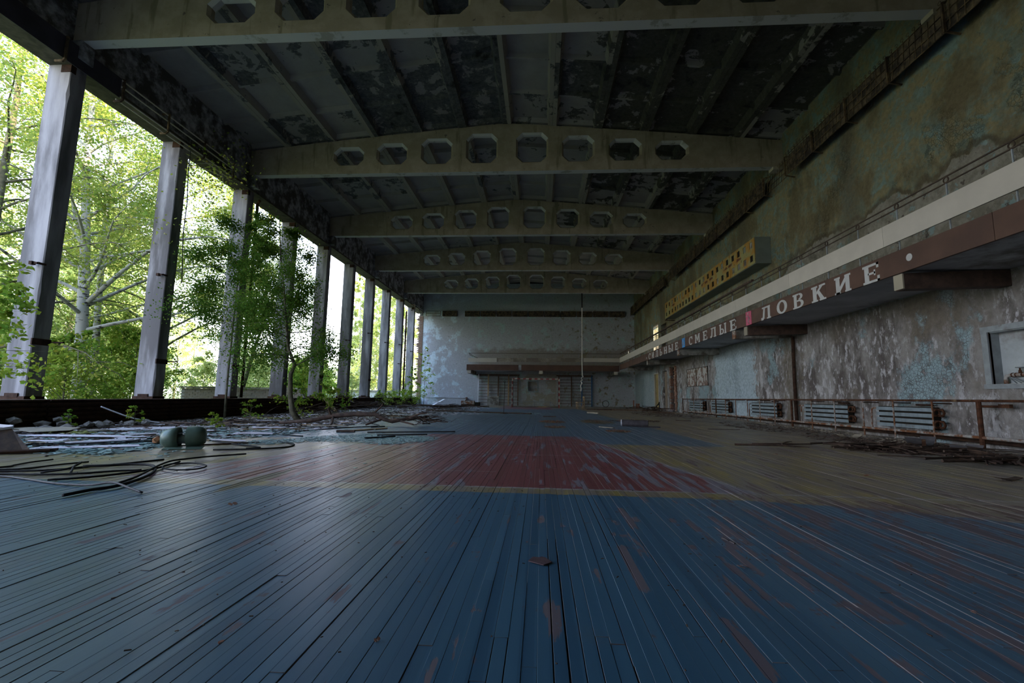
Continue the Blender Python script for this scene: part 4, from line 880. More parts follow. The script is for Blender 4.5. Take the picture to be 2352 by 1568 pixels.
def leaf_mesh(name, C, size, mat, seed=0, flat=.6):
    r = np.random.default_rng(seed); n = len(C); s = size * r.uniform(.65, 1.3, n)[:, None]
    a = r.normal(size=(n, 3)); a[:, 2] *= flat; a /= np.linalg.norm(a, axis=1)[:, None]
    b = r.normal(size=(n, 3)); b -= a * (a * b).sum(1)[:, None]; b /= np.linalg.norm(b, axis=1)[:, None]
    V = np.stack([C - a * s * .5, C + b * s * .34 - a * s * .08, C + a * s * .5, C - b * s * .34 - a * s * .08], 1).reshape(-1, 3)
    me = bpy.data.meshes.new(name); me.vertices.add(4 * n); me.vertices.foreach_set('co', V.ravel().astype(np.float32))
    me.loops.add(4 * n); me.loops.foreach_set('vertex_index', np.arange(4 * n, dtype=np.int32))
    me.polygons.add(n); me.polygons.foreach_set('loop_start', np.arange(0, 4 * n, 4, dtype=np.int32)); me.polygons.foreach_set('loop_total', np.full(n, 4, dtype=np.int32))
    me.update(calc_edges=True); me.materials.append(mat); return me
def grow(seed, H, r0, nb, nl, lean=(0, 0), z0=.25, spread=.28, droop=.25, up_=.6, path=None, azr=None, twigs=7, fuzz=.19):
    R = random.Random(seed); mb = MB(); C = []
    if path is None:
        path = []; ox = oy = 0
        for i in range(9):
            f = i / 8; ox += R.uniform(-.02, .02) * H * .5; oy += R.uniform(-.02, .02) * H * .5
            path.append(Vector((lean[0] * f * H + ox * f, lean[1] * f * H + oy * f, H * f)))
    else: path = [Vector(p) for p in path]
    m = len(path); rad = [r0 * (1 - .88 * i / (m - 1)) for i in range(m)]
    mb.tube(path, rad, 9)
    def at(f):
        q = f * (m - 1); i = min(int(q), m - 2); return path[i].lerp(path[i + 1], q - i), rad[i] * (1 - q + i) + rad[i + 1] * (q - i)
    rg = np.random.default_rng(seed)
    for k in range(nb):
        f = z0 + (1 - z0) * (k + R.random()) / nb; f = min(f, .985); P, rr = at(f)
        az = R.uniform(*azr) if azr else k * 2.4 + R.uniform(-.5, .5)
        L = H * spread * (1.15 - .75 * ((f - z0) / (1 - z0)) ** 1.3) * R.uniform(.7, 1.15)
        d = Vector((math.cos(az), math.sin(az), up_ * R.uniform(.6, 1.3))).normalized(); pts = [P]; n = 6
        for i in range(n):
            d = (d + Vector((R.uniform(-.16, .16), R.uniform(-.16, .16), R.uniform(-.1, .12) - droop * i / n))).normalized(); pts.append(pts[-1] + d * L / n)
        br = max(.007, rr * .42); mb.tube(pts, [br * (1 - .85 * i / n) for i in range(n + 1)], 5, False)
        for j in range(twigs):
            q = R.uniform(.25, 1) * n; i = min(int(q), n - 1); S = pts[i].lerp(pts[i + 1], q - i)
            td = (d + Vector((R.gauss(0, .8), R.gauss(0, .8), R.gauss(0, .4) - droop))).normalized(); tl = L * R.uniform(.18, .42)
            E_ = S + td * tl + Vector((0, 0, -droop * tl * .7)); mid = S + td * tl * .55
            mb.tube([S, mid, E_], [br * .3, br * .18, .003], 3, False)
            cnt = max(4, int(nl / (nb * twigs) * R.uniform(.5, 1.6))); u = rg.uniform(.1, 1.1, cnt)[:, None]
            A, B, Cc = (np.array(v) for v in (S, mid, E_))
            pt = (1 - u) ** 2 * A + 2 * u * (1 - u) * B + u ** 2 * Cc
            C.append(pt + rg.normal(size=(cnt, 3)) * tl * fuzz)
    return mb, np.concatenate(C)
def tree(name, label, base, cat='tree', group=None, bark=None, leaf=None, size=.09, lseed=1, **kw):
    mb, C = grow(**kw); t = thing(name, label, cat, base, group)
    mb.obj('trunk_and_boughs', bark, t, smooth=True, local=True)
    o = bpy.data.objects.new('foliage', leaf_mesh('foliage', C, size, leaf, lseed)); COL.objects.link(o); o.parent = t; o['kind'] = 'stuff'
    return t
# the nearest birch, its trunk filling the first opening
b1 = tree('birch_tree', 'white-barked birch in the first opening with a bough curving right', (-14.1, 13.1, -.2), bark=M_BIRCH, leaf=L_BIRCH, seed=3, H=15.5, r0=.19, nb=46, nl=42000, size=.085, lean=(-.075, 0), z0=.17, spread=.27, droop=.22, twigs=8)
mb = MB().tube([(-.17, 0, 3.7), (.5, .2, 4.6), (1.3, .3, 5.4), (2.2, .4, 5.85), (3.2, .5, 6.0), (4.0, .6, 5.9)], [.075, .065, .055, .045, .03, .015], 7)
mb.tube([(-.05, 0, 1.9), (-.7, -.2, 2.35), (-1.5, -.3, 2.7), (-2.2, -.5, 3.3)], [.07, .06, .05, .03], 7).tube([(-.2, 0, 4.4), (-.5, 0, 5.5), (-.9, -.1, 6.6), (-1.2, -.2, 7.8)], [.07, .06, .045, .02], 7).obj('white_bough', M_BIRCH, b1, smooth=True, local=True)
tree('birch_tree', 'thin twin-stemmed birch just behind the nearest birch', (-15.6, 14.9, -.2), bark=M_BIRCH, leaf=L_BIRCH, seed=8, H=17, r0=.13, nb=40, nl=26000, size=.085, lean=(-.05, .01), z0=.2, spread=.2, droop=.3, up_=.9, twigs=8)
tree('birch_tree', 'leafy birch at the left edge of the view', (-15.2, 11.2, -.2), bark=M_BARK, leaf=L_BIRCH, seed=12, H=15, r0=.15, nb=44, nl=36000, size=.085, z0=.12, spread=.26, droop=.3, twigs=8)
tree('aspen_tree', 'bushy aspen between the first and second columns, lit yellow at the top', (-16.4, 18.2, -.2), bark=M_BARK, leaf=L_BIRCH, seed=21, H=16.5, r0=.16, nb=50, nl=48000, size=.09, z0=.14, spread=.25, droop=.2, twigs=8)
tree('birch_tree', 'tall birch seen between the second and third columns with low drooping boughs', (-14.6, 20.6, -.2), bark=M_BARK, leaf=L_BIRCH, seed=33, H=14.5, r0=.13, nb=44, nl=38000, size=.085, z0=.30, spread=.24, droop=.35, twigs=8)
tree('leaning_tree', 'crooked tree leaning into the second opening behind the brick wall', (-15.2, 21.8, -.2), bark=M_BARK, leaf=L_DARK, seed=44, H=7, r0=.12, nb=22, nl=16000, size=.085, z0=.4, spread=.4, droop=.15, lean=(.28, 0), twigs=7)
mp = [(-15.3, 20.9, -.2), (-15.1, 20.9, 1.5), (-14.7, 20.8, 4), (-14.2, 20.7, 6.5), (-14.0, 20.7, 8)]
tag(MB().tube(mp, [.09, .085, .07, .05, .03], 8).obj('bare_trunk', M_BIRCH, smooth=True), 'slender pale leaning trunk in front of the low brick wall', 'trunk')
# indoor sapling
sp_ = [(0, 0, 0), (-.20, 0, .25), (-.30, 0, .75), (-.34, .02, 1.28), (-.24, .03, 1.55), (-.44, 0, 2.0), (-.60, 0, 2.9), (-.72, .05, 3.6), (-.90, .05, 4.6), (-1.08, .1, 5.9)]
tree('birch_sapling', 'young tree with a kinked trunk growing out of the gym floor by the open wall', (-6.72, 12.35, 0), bark=M_BARK, leaf=L_DARK, seed=51, H=6.2, r0=.085, nb=26, nl=22000, size=.06, fuzz=.42, z0=.42, spread=.24, droop=.2, up_=.35, path=sp_, twigs=7)
tree('birch_sapling', 'thin sapling with dark leaves beside the third column', (-9.2, 12.8, 0), bark=M_BARK, leaf=L_DARK, seed=57, H=5.8, r0=.035, nb=22, nl=18000, size=.06, fuzz=.42, z0=.42, spread=.24, droop=.2, up_=.4, twigs=6)
tree('maple_sapling', 'bright green maple sapling leaning in past the nearest column', (-10.0, 7.15, 0), bark=M_BARK, leaf=L_WEED, seed=61, H=3.0, r0=.03, nb=16, nl=900, size=.10, z0=.3, spread=.42, droop=.2, up_=.3, azr=(-.6, 1.6), twigs=5)
# copies farther off
def far_tree(src, x, y, s, rz, lab, grp, sz=None):
    c = copy_tree(src); c.location = (x, y, -.2); c.scale = (s, s, (sz or s)); c.rotation_euler.z = rz; c['label'] = lab; c['group'] = grp
p1 = tree('birch_tree', 'pale yellow birch between the sixth and seventh columns, tallest of the far row', (-20.5, 50, -.2), group='far birches', bark=M_BIRCH, leaf=L_PALE, seed=71, H=15, r0=.14, nb=46, nl=15000, size=.16, z0=.1, spread=.15, droop=.45, up_=1.0, twigs=8)
for i, (x, y, s, l) in enumerate(((-18.2, 49, .95, 'pale birch filling the gap between the seventh and eighth columns'), (-16.3, 47, 1.1, 'pale birch filling the gap between the eighth and ninth columns'), (-14.4, 46, 1.05, 'pale birch just left of the brick edge'), (-22.6, 56, 1.0, 'slim pale birch right of the fifth column'))):
    far_tree(p1, x, y, s, i * 1.7, l, 'far birches')
p2 = tree('forest_tree', 'sunlit pale tree of the woodland behind the first opening', (-27, 24, -.2), group='woodland trees', bark=M_BARK, leaf=L_PALE, seed=81, H=13, r0=.16, nb=44, nl=15000, size=.16, z0=.08, spread=.3, droop=.2, twigs=8)
for i, (x, y, s) in enumerate(((-30, 17, 1.1), (-33, 31, 1.1), (-36, 24, 1.25), (-25, 14, .95), (-40, 40, 1.2), (-36, 33, .95), (-45, 30, 1.4), (-44, 52, .8), (-50, 62, .8), (-34, 44, .32), (-38, 55, .45), (-34, 62, .42), (-30, 60, .42), (-22, 66, .8), (-30, 70, .7), (-24, 10, 1.0))):
    far_tree(p2, x, y, s, i * 2.1, 'pale sunlit woodland tree seen ' + opening(x, y) + (', nearer one' if y < 30 else ', farther one' if y < 50 else ', farthest one'), 'woodland trees')
p3 = tree('willow_bush', 'pale green twiggy bush behind the brick wall', (-15.5, 24, -.2), cat='bush', group='bushes beyond the open wall', bark=M_BARK, leaf=L_PALE, seed=91, H=2.6, r0=.03, nb=34, nl=5200, size=.085, z0=.05, spread=.55, droop=.3, up_=1.3, twigs=5)
for i, (x, y, s) in enumerate(((-18, 26, 1.2), (-20, 29, 1.3), (-17, 31, 1.1), (-22, 34, 1.4), (-19, 37, 1.2), (-19.6, 34, 1.0), (-24, 36.5, 1.4), (-20, 45.5, 1.2), (-16, 46, 1.1), (-14, 46, 1.1), (-13.2, 31, .8), (-17.5, 22.5, 1.0), (-19.5, 19, 1.3), (-21, 23, 1.4), (-17.8, 15.5, 1.1), (-20, 13.5, 1.3), (-23, 18, 1.5), (-26, 28, 1.6), (-21, 38.5, .8), (-24, 47, 1.5), (-29, 52, 1.8))):
    far_tree(p3, x, y, s, i * 1.3, 'pale green bush seen ' + opening(x, y) + (', low and near' if y < 25 else ', in the middle distance' if y < 38 else ', far off'), 'bushes beyond the open wall')
p5_ = tree('understory_bush', 'bright green leafy bush low behind the nearest birch', (-13.2, 11.8, -.2), cat='bush', group='green understory bushes', bark=M_BARK, leaf=L_WEED, seed=95, H=2.3, r0=.03, nb=30, nl=6500, size=.075, z0=.05, spread=.6, droop=.3, up_=1.1, twigs=6)
for i, (x, y, s) in enumerate(((-12.8, 9.4, .7), (-14.5, 15.2, 1.2), (-12.9, 13.8, .7), (-16.5, 16.4, 1.5), (-17.5, 12.5, 1.6), (-12.4, 23.0, 1.1), (-13.6, 25.5, 1.2), (-14.6, 29.0, 1.2), (-17.5, 35.5, 1.2), (-15.4, 13.6, .9))):
    far_tree(p5_, x, y, s, i * 1.9, 'bright green understory bush seen ' + opening(x, y) + (', the smaller' if s < 1.05 else ', the larger'), 'green understory bushes')
# weeds growing indoors along the heater casings
def weed(name, label, base, H, n, nl, size, seed, mat=L_WEED, spread=.5, **kw):
    return tree(name, label, base, cat='plant', bark=M_BARK, leaf=mat, seed=seed, H=H, r0=.006 + H * .004, nb=n, nl=nl, size=size, z0=.1, spread=spread, droop=.2, twigs=4, **kw)
weed('leafy_shrub', 'yellow-green shrub growing at the foot of the sapling trunk', (-7.6, 13.6, 0), 1.15, 16, 800, .07, 101)
weed('leafy_shrub', 'leafy yellow-green shrub right of the sapling', (-7.6, 16.0, 0), 1.0, 16, 900, .075, 102, spread=.75)
weed('leafy_shrub', 'dense low green bush at the foot of the far columns', (-9.3, 31.0, 0), 1.0, 20, 2200, .07, 103, spread=1.3)
weed('leafy_shrub', 'tall thin green shrub in front of the tenth column', (-9.7, 33.8, 0), 2.9, 18, 1500, .10, 104, spread=.22)
weed('leafy_shrub', 'airy green sapling against the left end of the far wall', (-9.5, 36.6, 0), 4.6, 20, 1400, .09, 105, spread=.18)
weed('leafy_shrub', 'low green growth left of the brick edge', (-9.4, 27.0, 0), .8, 18, 1400, .07, 106, spread=1.4)
for i, (x, y, h, l) in enumerate(((-7.4, 9.9, .32, 'small bright weed among the rubble behind the green lamp housing'), (-7.3, 11.1, .55, 'weed with pale leaves in front of the heater casing'), (-6.8, 9.2, .25, 'tiny yellow weed behind the green lamp housing'), (-8.8, 13.2, .5, 'weed left of the sapling trunk'), (-9.0, 8.2, .35, 'yellow-green weed on the rubble by the nearest column'), (-8.7, 9.3, .45, 'weed sprouting over the heater casing'))):
    weed('small_weed', l, (x, y, 0), h, 6, 40, .07, 110 + i)
# ---------------------------------------------------------------- things lying on the floor
random.seed(31)
def smooth_pts(pts, n=5):
    out = []
    P = [Vector((p[0], p[1], p[2] if len(p) > 2 else .010)) for p in pts]; P = [P[0] * 2 - P[1]] + P + [P[-1] * 2 - P[-2]]
    for i in range(1, len(P) - 2):
        for k in range(n):
            t = k / n; a, b, c, d = P[i - 1:i + 3]
            out.append(.5 * ((2 * b) + (c - a) * t + (2 * a - 5 * b + 4 * c - d) * t * t + (3 * b - a - 3 * c + d) * t ** 3))
    out.append(P[-2]); return out
def cable(pts, r, label, mat=None, grp=None, z=None, cat='cable'):
    if z: pts = [(p[0], p[1], z) for p in pts]
    return tag(MB().tube(smooth_pts(pts), r * .75, 7).obj('rubber_cable' if cat == 'cable' else 'rod', mat or M_RUBB, smooth=True), label, cat, grp)
g_ = 'black cables on the left floor'
cable([(-5.6, 3.7), (-5.23, 4.18), (-5.24, 4.3), (-5.3, 4.51), (-5.29, 4.71)], .011, 'farthest black cable end of the cable heap, coming from the left edge', grp=g_)
cable([(-5.5, 3.75), (-5.06, 4.05), (-4.92, 4.15), (-4.88, 4.4), (-4.78, 4.62)], .011, 'second farthest straight black cable of the heap', grp=g_)
cable([(-5.4, 3.7), (-4.97, 3.97), (-4.69, 4.07), (-4.54, 4.21), (-4.51, 4.31), (-4.36, 4.51), (-4.19, 4.91)], .012, 'long gently curving black cable behind the coil', grp=g_)
cable([(-4.56, 3.97), (-4.42, 4.06, .03), (-4.42, 4.15, .05), (-4.50, 4.28, .06), (-4.40, 4.12, .05), (-4.26, 3.96, .012)], .013, 'short black strap bent over the other cables', grp=g_)
cable([(-5.2, 3.62), (-4.77, 3.82), (-4.45, 3.86), (-4.18, 3.95), (-3.98, 4.13), (-3.81, 4.21)], .013, 'black cable crossing the middle of the heap', grp=g_, z=.014)
cable([(-4.11, 3.64), (-3.96, 3.75), (-3.81, 3.96), (-3.74, 4.22), (-3.8, 4.5), (-3.88, 4.76)], .013, 'thick black cable curving under the coil', grp=g_, z=.016)
cable([(-3.39, 3.12), (-3.38, 3.31), (-3.33, 3.47), (-3.41, 3.76), (-3.56, 4.06), (-3.78, 4.33), (-3.97, 4.47), (-4.18, 4.47), (-4.35, 4.36), (-4.5, 4.3)], .017, 'thickest black cable, its cut end nearest the camera', grp=g_, z=.02)
cable([(-3.36, 3.52), (-3.45, 3.76), (-3.61, 4.06), (-3.80, 4.41), (-3.9, 4.68), (-3.87, 4.81), (-3.78, 5.03), (-3.52, 5.33)], .013, 'black cable running out to the right over the red paint', grp=g_, z=.034)
cable([(-5.1, 3.72), (-4.69, 3.76), (-4.36, 3.68), (-3.95, 3.55), (-3.57, 3.47, .02), (-3.35, 3.45, .05), (-3.13, 3.37, .03), (-2.98, 3.32)], .011, 'grey faded cable crossing over the thickest one', mat=simple('faded_rubber', (.035, .032, .034), .6, var=.2), grp=g_)
cable([(-3.85, 4.72), (-3.81, 4.49), (-3.7, 4.33), (-3.54, 4.25), (-3.41, 4.26), (-3.34, 4.34), (-3.38, 4.5), (-3.55, 4.63), (-3.71, 4.66), (-3.82, 4.58)], .010, 'black cable coiled into a ring', grp=g_, z=.018)
cable([(-4.3, 5.82), (-3.81, 6.03), (-3.58, 6.27), (-3.61, 6.56), (-3.78, 6.76), (-4.03, 6.9)], .013, 'black cable curling round right of the green lamp housing', grp=g_)
cable([(-5.1, 6.87), (-4.51, 6.51), (-3.9, 6.2), (-3.99, 6.03)], .014, 'black cable ending in front of the glass litter', grp=g_)
cable([(-6.65, 5.64), (-6.34, 5.95), (-5.94, 6.12), (-5.65, 6.65)], .013, 'black cable lying over the pale sheets', grp=g_, z=.03)
cable([(-6.79, 5.4), (-6.8, 5.85), (-6.41, 6.19), (-6.0, 6.9)], .012, 'black cable left of the pale sheets', grp=g_, z=.03)
cable([(-4.2, 7.9), (-4.75, 8.2), (-4.7, 9.2), (-4.3, 10.2), (-3.9, 10.9), (-4.6, 11.9)], .014, 'long dark cable sweeping round beyond the glass litter', grp=g_)
for i, (a, b) in enumerate((((-3.40, 8.85), (-1.76, 9.41)), ((-3.0, 8.3), (-2.14, 8.60)), ((-3.85, 10.25), (-3.63, 10.5)), ((-3.0, 7.7), (-2.6, 8.1)))):
    tag(MB().bar((a[0], a[1], .02), (b[0], b[1], .024), .035, .022).obj('rubber_strip', M_RUBB), ('longest straight black strip lying across the floor beyond the glass', 'second black strip just in front of the longest', 'short black strip beyond the longest one', 'short black strip on the glass litter')[i], 'strip', 'black strips')
# green lamp housing
t = thing('lamp_housing', 'grey-green sheet metal lamp housing lying split open on the floor', 'lamp', (-4.85, 6.0, 0), rz=.45)
def bowl(prof, c, th=.006):                              # thin-walled shell of revolution about a lying axis
    return MB().lathe(prof + [(max(r - th, .001), h) for r, h in reversed(prof)], c, 20, (1, 0, .06))
bowl([(.02, -.27), (.085, -.262), (.118, -.22), (.135, -.15), (.143, -.06)], (0, 0, .145)).obj('left_shell', M_GREEN, t, local=True, smooth=True)
bowl([(.143, .03), (.14, .12), (.13, .19), (.10, .235), (.02, .25)], (0, 0, .145)).obj('right_shell', M_GREEN, t, local=True, smooth=True)
MB().lathe([(.0, -.10), (.05, -.10), (.062, .0), (.07, .20), (0, .20)], (.02, -.01, .13), 14, (1, 0, .1)).obj('inner_reflector', M_GREENI, t, local=True, smooth=True)
MB().obox((.03, -.15, .016), (.22, 0, .0), (0, .085, .008), (0, 0, .005)).obj('loose_cover', M_GREEN, t, local=True)
for z in (.07, .20): MB().tube([(-.08, -.11, z), (.0, -.125, z + .01), (.06, -.11, z)], .005, 6).obj('wire_bracket', M_BLACKM, t, local=True)
tag(MB().rock((-5.55, 6.35, .05), .12, .55, 1).obj('rusty_lump', simple('orange_rust_lump', (.30, .13, .05), .9, var=.4, scale=20)), 'orange-brown rusty lump left of the green lamp housing', 'lump')
# rusty channel at the left edge
t = thing('bent_channel', 'rusty bent metal channel propped at the left edge of the floor', 'metal scrap', (-6.35, 5.0, 0))
MB().add([(-6.75, 5.25, .30), (-6.50, 5.25, .285), (-6.08, 5.16, .02), (-6.12, 5.12, .0), (-6.42, 4.88, .02), (-6.78, 4.80, .20), (-6.75, 5.25, .292), (-6.50, 5.25, .277), (-6.085, 5.16, .012), (-6.125, 5.12, -.0), (-6.42, 4.88, .012), (-6.78, 4.80, .192)],
         [(0, 1, 2, 3, 4, 5), (11, 10, 9, 8, 7, 6), (0, 6, 7, 1), (1, 7, 8, 2), (2, 8, 9, 3), (3, 9, 10, 4), (4, 10, 11, 5), (5, 11, 6, 0)]).obj('web', simple('brown_rust_plate', (.07, .040, .018), .7, .2, var=.5, scale=9), t)
MB().bar((-6.8, 5.26, .31), (-6.49, 5.26, .295), .012, .05).bar((-6.49, 5.26, .295), (-6.78, 4.80, .20), .012, .03).obj('bright_flange', M_WHITE, t)
MB().tube([(-6.9, 4.75, .03), (-6.6, 4.9, .08), (-6.3, 4.95, .03), (-5.95, 5.25, .03)], .022, 6).obj('lip', M_RUSTD, t)
tag(MB().bar((-6.25, 5.1, .02), (-5.93, 5.32, .035), .06, .03).obj('batten', M_WDK), 'short dark batten beside the rusty channel', 'batten')

# pale fibre sheets and battens among the litter
def sheet(c, L, W_, az, mat, label, z=.012, th=.006, grp='broken pale sheets', tilt=.0, name='fibre_sheet'):
    n = random.randint(6, 9); P = []
    for i in range(n):
        a = 2 * PI * (i + random.uniform(-.25, .25)) / n; q = random.uniform(.75, 1.05)
        sx = max(-1, min(1, 1.35 * math.cos(a))) * q; sy = max(-1, min(1, 1.35 * math.sin(a))) * q; P.append((sx * L / 2, sy * W_ / 2))
    U = Vector((math.cos(az), math.sin(az), 0)); V = Vector((-math.sin(az), math.cos(az), tilt))
    zz = z + abs(tilt) * W_ / 2
    return tag(MB().prism(P, (c[0], c[1], zz), U, V, (0, 0, 1), th).obj(name, mat), label, 'sheet', grp)
sheet((-7.4, 6.95), 2.3, .34, .10, M_SHEET, 'long pale lilac sheet running across the litter at the left', .03)
sheet((-7.9, 8.6), 1.3, .75, .7, M_SHEET, 'large pale sheet in front of the heater casing', .02)
sheet((-6.35, 6.35), .95, .35, 1.0, M_SHEET, 'pale sheet left of the green lamp housing', .03)
sheet((-5.9, 5.75), 1.2, .30, .5, M_SHEET, 'pale sheet lying under the black cables', .02)
sheet((-4.85, 6.9), .75, .18, -.3, M_SHEET, 'narrow pale sheet behind the green lamp housing', .02)
sheet((-9.1, 7.7), 1.3, .6, .6, M_SHEETT, 'tan sheet at the foot of the rubble, larger one', .03, tilt=.06)
sheet((-8.5, 7.45), .8, .45, 1.0, M_SHEETT, 'smaller tan sheet right of the larger one', .05, tilt=.1)
sheet((-8.3, 8.05), .5, .4, 1.0, M_SHEETT, 'tan sheet behind the moss patch', .02)
spots = [(-7.2, 6.3), (-6.9, 7.6), (-5.9, 7.5), (-6.4, 8.3), (-5.2, 8.1), (-7.2, 9.3), (-5.7, 9.4), (-6.7, 10.1), (-8.0, 10.2), (-4.9, 10.2), (-7.3, 11.6), (-5.5, 12.6), (-8.3, 12.6), (-6.6, 13.9), (-5.2, 14.5), (-7.8, 15.2), (-6.3, 16.5), (-4.4, 17.6), (-7.2, 18.5), (-5.6, 20.2), (-7.9, 21.5), (-4.2, 22.7), (-6.4, 24.8), (-8.0, 26.9), (-3.0, 24.5), (-5.2, 29.2), (-6.6, 31.3)]
rows = ('nearest rows', 'middle rows', 'far rows')
for x, y in spots:
    k = 0 if y < 9.8 else 1 if y < 18 else 2
    sheet((x, y), random.uniform(.35, .9), random.uniform(.12, .4), random.uniform(-.5, 1.2), random.choice((M_SHEET, M_SHEET, M_SHEETT)), uniq('broken piece of sheet', x, y), random.uniform(.015, .035), grp='sheet fragments, ' + rows[k])
def batten(x, y, L, az, label, grp, mat=None, w=.05, h=.025, z=.0, rise=.0):
    d = Vector((math.cos(az), math.sin(az), 0)) * L / 2
    return tag(MB().bar(Vector((x, y, z + h / 2 + .003)) - d, Vector((x, y, z + h / 2 + .003 + rise)) + d, w, h).obj('batten', mat or M_WDK), label, 'batten', grp)
for i in range(74):
    y = 5.6 + 19 * random.random() ** 1.2; x = random.uniform(-9.0, -4.6 if y < 12 else -3.8); k = 0 if y < 9.8 else 1 if y < 18 else 2
    batten(x, y, random.uniform(.3, 1.3), random.gauss(.35, .45), uniq('thin batten', x, y), 'battens in the litter, ' + rows[k], random.choice((M_WDK, M_WDK, M_RUSTD, M_WOOD)), random.uniform(.015, .05), random.uniform(.01, .025))
batten(-3.9, 9.0, .35, .2, 'short thick dark batten at the far edge of the glass litter', 'battens in the litter, middle rows', w=.09, h=.04)
batten(-3.75, 9.55, 1.2, 1.05, 'brown plank pointing away beyond the glass litter', 'battens in the litter, middle rows', M_WOOD, .12, .02)
batten(-2.6, 20.6, 4.6, -.30, 'long dark plank lying at the foot of the rod stand', 'far planks', w=.16, h=.05)
batten(-4.6, 21.9, 1.9, -.1, 'dark plank left of the rod stand', 'far planks', w=.14, h=.05)
batten(.35, 17.6, .5, .1, 'small dark stick on the blue floor right of the stand', 'far planks', w=.08, h=.03)
t = tag(MB().bar((-9.3, 18.9, .62), (-8.4, 18.3, .05), .10, .05).bar((-9.35, 18.93, .66), (-9.42, 19.0, .80), .06, .04).obj('leaning_plank', M_WOOD), 'orange-brown broken plank leaning up against the heater casing', 'plank')
# bent pale slab edge and curved strip near the casing
cable([(-9.3, 9.1, .42), (-9.2, 9.2, .35), (-8.9, 9.5, .16), (-8.6, 9.9, .05), (-8.3, 10.2, .02)], .018, 'bright curved strip bending down from the heater casing', mat=M_WHITE, cat='strip')
# rubble by the nearest columns
for i in range(40):
    x = random.uniform(-9.65, -8.7); y = random.uniform(6.4, 10.2); r = random.uniform(.04, .15)
    tag(MB().rock((x, y, r * .35 + max(0, (-x - 9.0)) * .35 * random.random()), r, .6).obj('rubble_stone', M_STONE), uniq('concrete lump' if r > .08 else 'small rubble stone', x, y), 'stone', 'rubble stones by the columns')
for i, (x, y, r, l) in enumerate(((-7.5, 6.35, .07, 'small grey stone in front of the long pale sheet'), (-7.38, 6.36, .055, 'smaller stone touching the grey one'), (-5.65, 4.95, .03, 'small stone in front of the rusty channel'), (-9.0, 8.6, .16, 'flat pale block on the rubble by the weed'), (-5.6, 6.9, .05, 'stone among the cables'))):
    tag(MB().rock((x, y, r * .4), r, .6).obj('rubble_stone', M_STONE), l, 'stone', 'loose stones')
for i, (x, y, rx) in enumerate(((-8.45, 7.75, .35), (-8.0, 7.5, .25), (-7.9, 12.9, .5), (-8.6, 11.8, .4), (-6.9, 16.6, .5), (-7.6, 10.2, .3))):
    mb = MB()
    for k in range(26): mb.rock((x + random.gauss(0, rx * .5), y + random.gauss(0, rx * .35), .01), random.uniform(.03, .07), .5, 1)
    tag(mb.obj('moss_patch', M_MOSS), uniq('patch of yellow-green moss', x, y), 'moss', kind='stuff')
# scattered splinters, crumbs and glass: uncountable litter
def scatter(name, label, mat, pts, shard, cat='litter'):
    V = []; F = []; r = random
    for (x, y) in pts:
        L, w, h = shard(); a = r.uniform(0, PI); ca, sa = math.cos(a), math.sin(a); z = r.uniform(.001, .012); tl = r.uniform(-.22, .22); b = len(V)
        for u, v, q in ((-1, -.6, 0), (1, -1, 0), (.7, 1, 0), (-.8, .7, 0)):
            u *= L / 2 * r.uniform(.7, 1.2); v *= w / 2 * r.uniform(.7, 1.2)
            V.append((x + u * ca - v * sa, y + u * sa + v * ca, z + h + u * tl if h else z + abs(u * tl)))
        for k in range(4): V.append((V[b + k][0], V[b + k][1], max(0.0005, V[b + k][2] - max(h, .003))))
        F += [(b, b + 1, b + 2, b + 3), (b + 4, b + 7, b + 6, b + 5)] + [(b + k, b + 4 + k, b + 4 + (k + 1) % 4, b + (k + 1) % 4) for k in range(4)]
    m = MB(); m.v = V; m.f = F
    return tag(m.obj(name, mat, fix=False), label, cat, kind='stuff')
def blob(n, cx, cy, rx, ry, az=0):
    o = []
    for _ in range(n):
        a = random.uniform(0, 2 * PI); q = random.random() ** .6; u, v = rx * q * math.cos(a), ry * q * math.sin(a)
        o.append((cx + u * math.cos(az) - v * math.sin(az), cy + u * math.sin(az) + v * math.cos(az)))
    return o
def inpoly(n, poly):
    xs = [p[0] for p in poly]; ys = [p[1] for p in poly]; o = []
    while len(o) < n:
        x, y = random.uniform(min(xs), max(xs)), random.uniform(min(ys), max(ys)); c = False
        for i in range(len(poly)):
            (a, b), (d, e) = poly[i], poly[i - 1]
            if (b > y) != (e > y) and x < (d - a) * (y - b) / (e - b) + a: c = not c
        if c: o.append((x + random.gauss(0, .07), y + random.gauss(0, .09)))
    return o
t = NT('broken_window_glass'); M_GLASS = t.done(t.mix(t.wnoise(t.map(t.pos(), (9, 9, 9))), (.13, .27, .28), (.30, .43, .43)), .42, 0, .6)
GP = [(-4.44, 6.61), (-4.68, 6.89), (-4.24, 7.37), (-3.79, 8.24), (-3.3, 8.6), (-2.47, 8.33), (-2.1, 8.45), (-1.85, 7.7), (-2.3, 7.0), (-3.22, 7.25), (-3.72, 7.11), (-3.93, 6.65)]
GL = [(-6.6, 5.3), (-5.2, 5.2), (-5.2, 6.0), (-6.0, 6.8), (-7.3, 6.4)]
gs = lambda: (random.uniform(.02, .08), random.uniform(.012, .04), 0)
scatter('glass_litter', 'sheet of smashed pale green window glass on the red and blue boards', M_GLASS, inpoly(2600, GP) + inpoly(500, [(-2.3, 7.0), (-1.85, 7.7), (-1.9, 8.3), (-2.6, 8.3), (-2.9, 7.4)]), gs)
scatter('glass_litter', 'smashed pale glass left of the green lamp housing', M_GLASS, inpoly(1900, GL) + inpoly(2600, [(-8.6, 6.6), (-6.4, 5.3), (-5.0, 7.0), (-4.4, 9.2), (-7.8, 9.4)]), lambda: (random.uniform(.03, .16), random.uniform(.015, .07), 0))
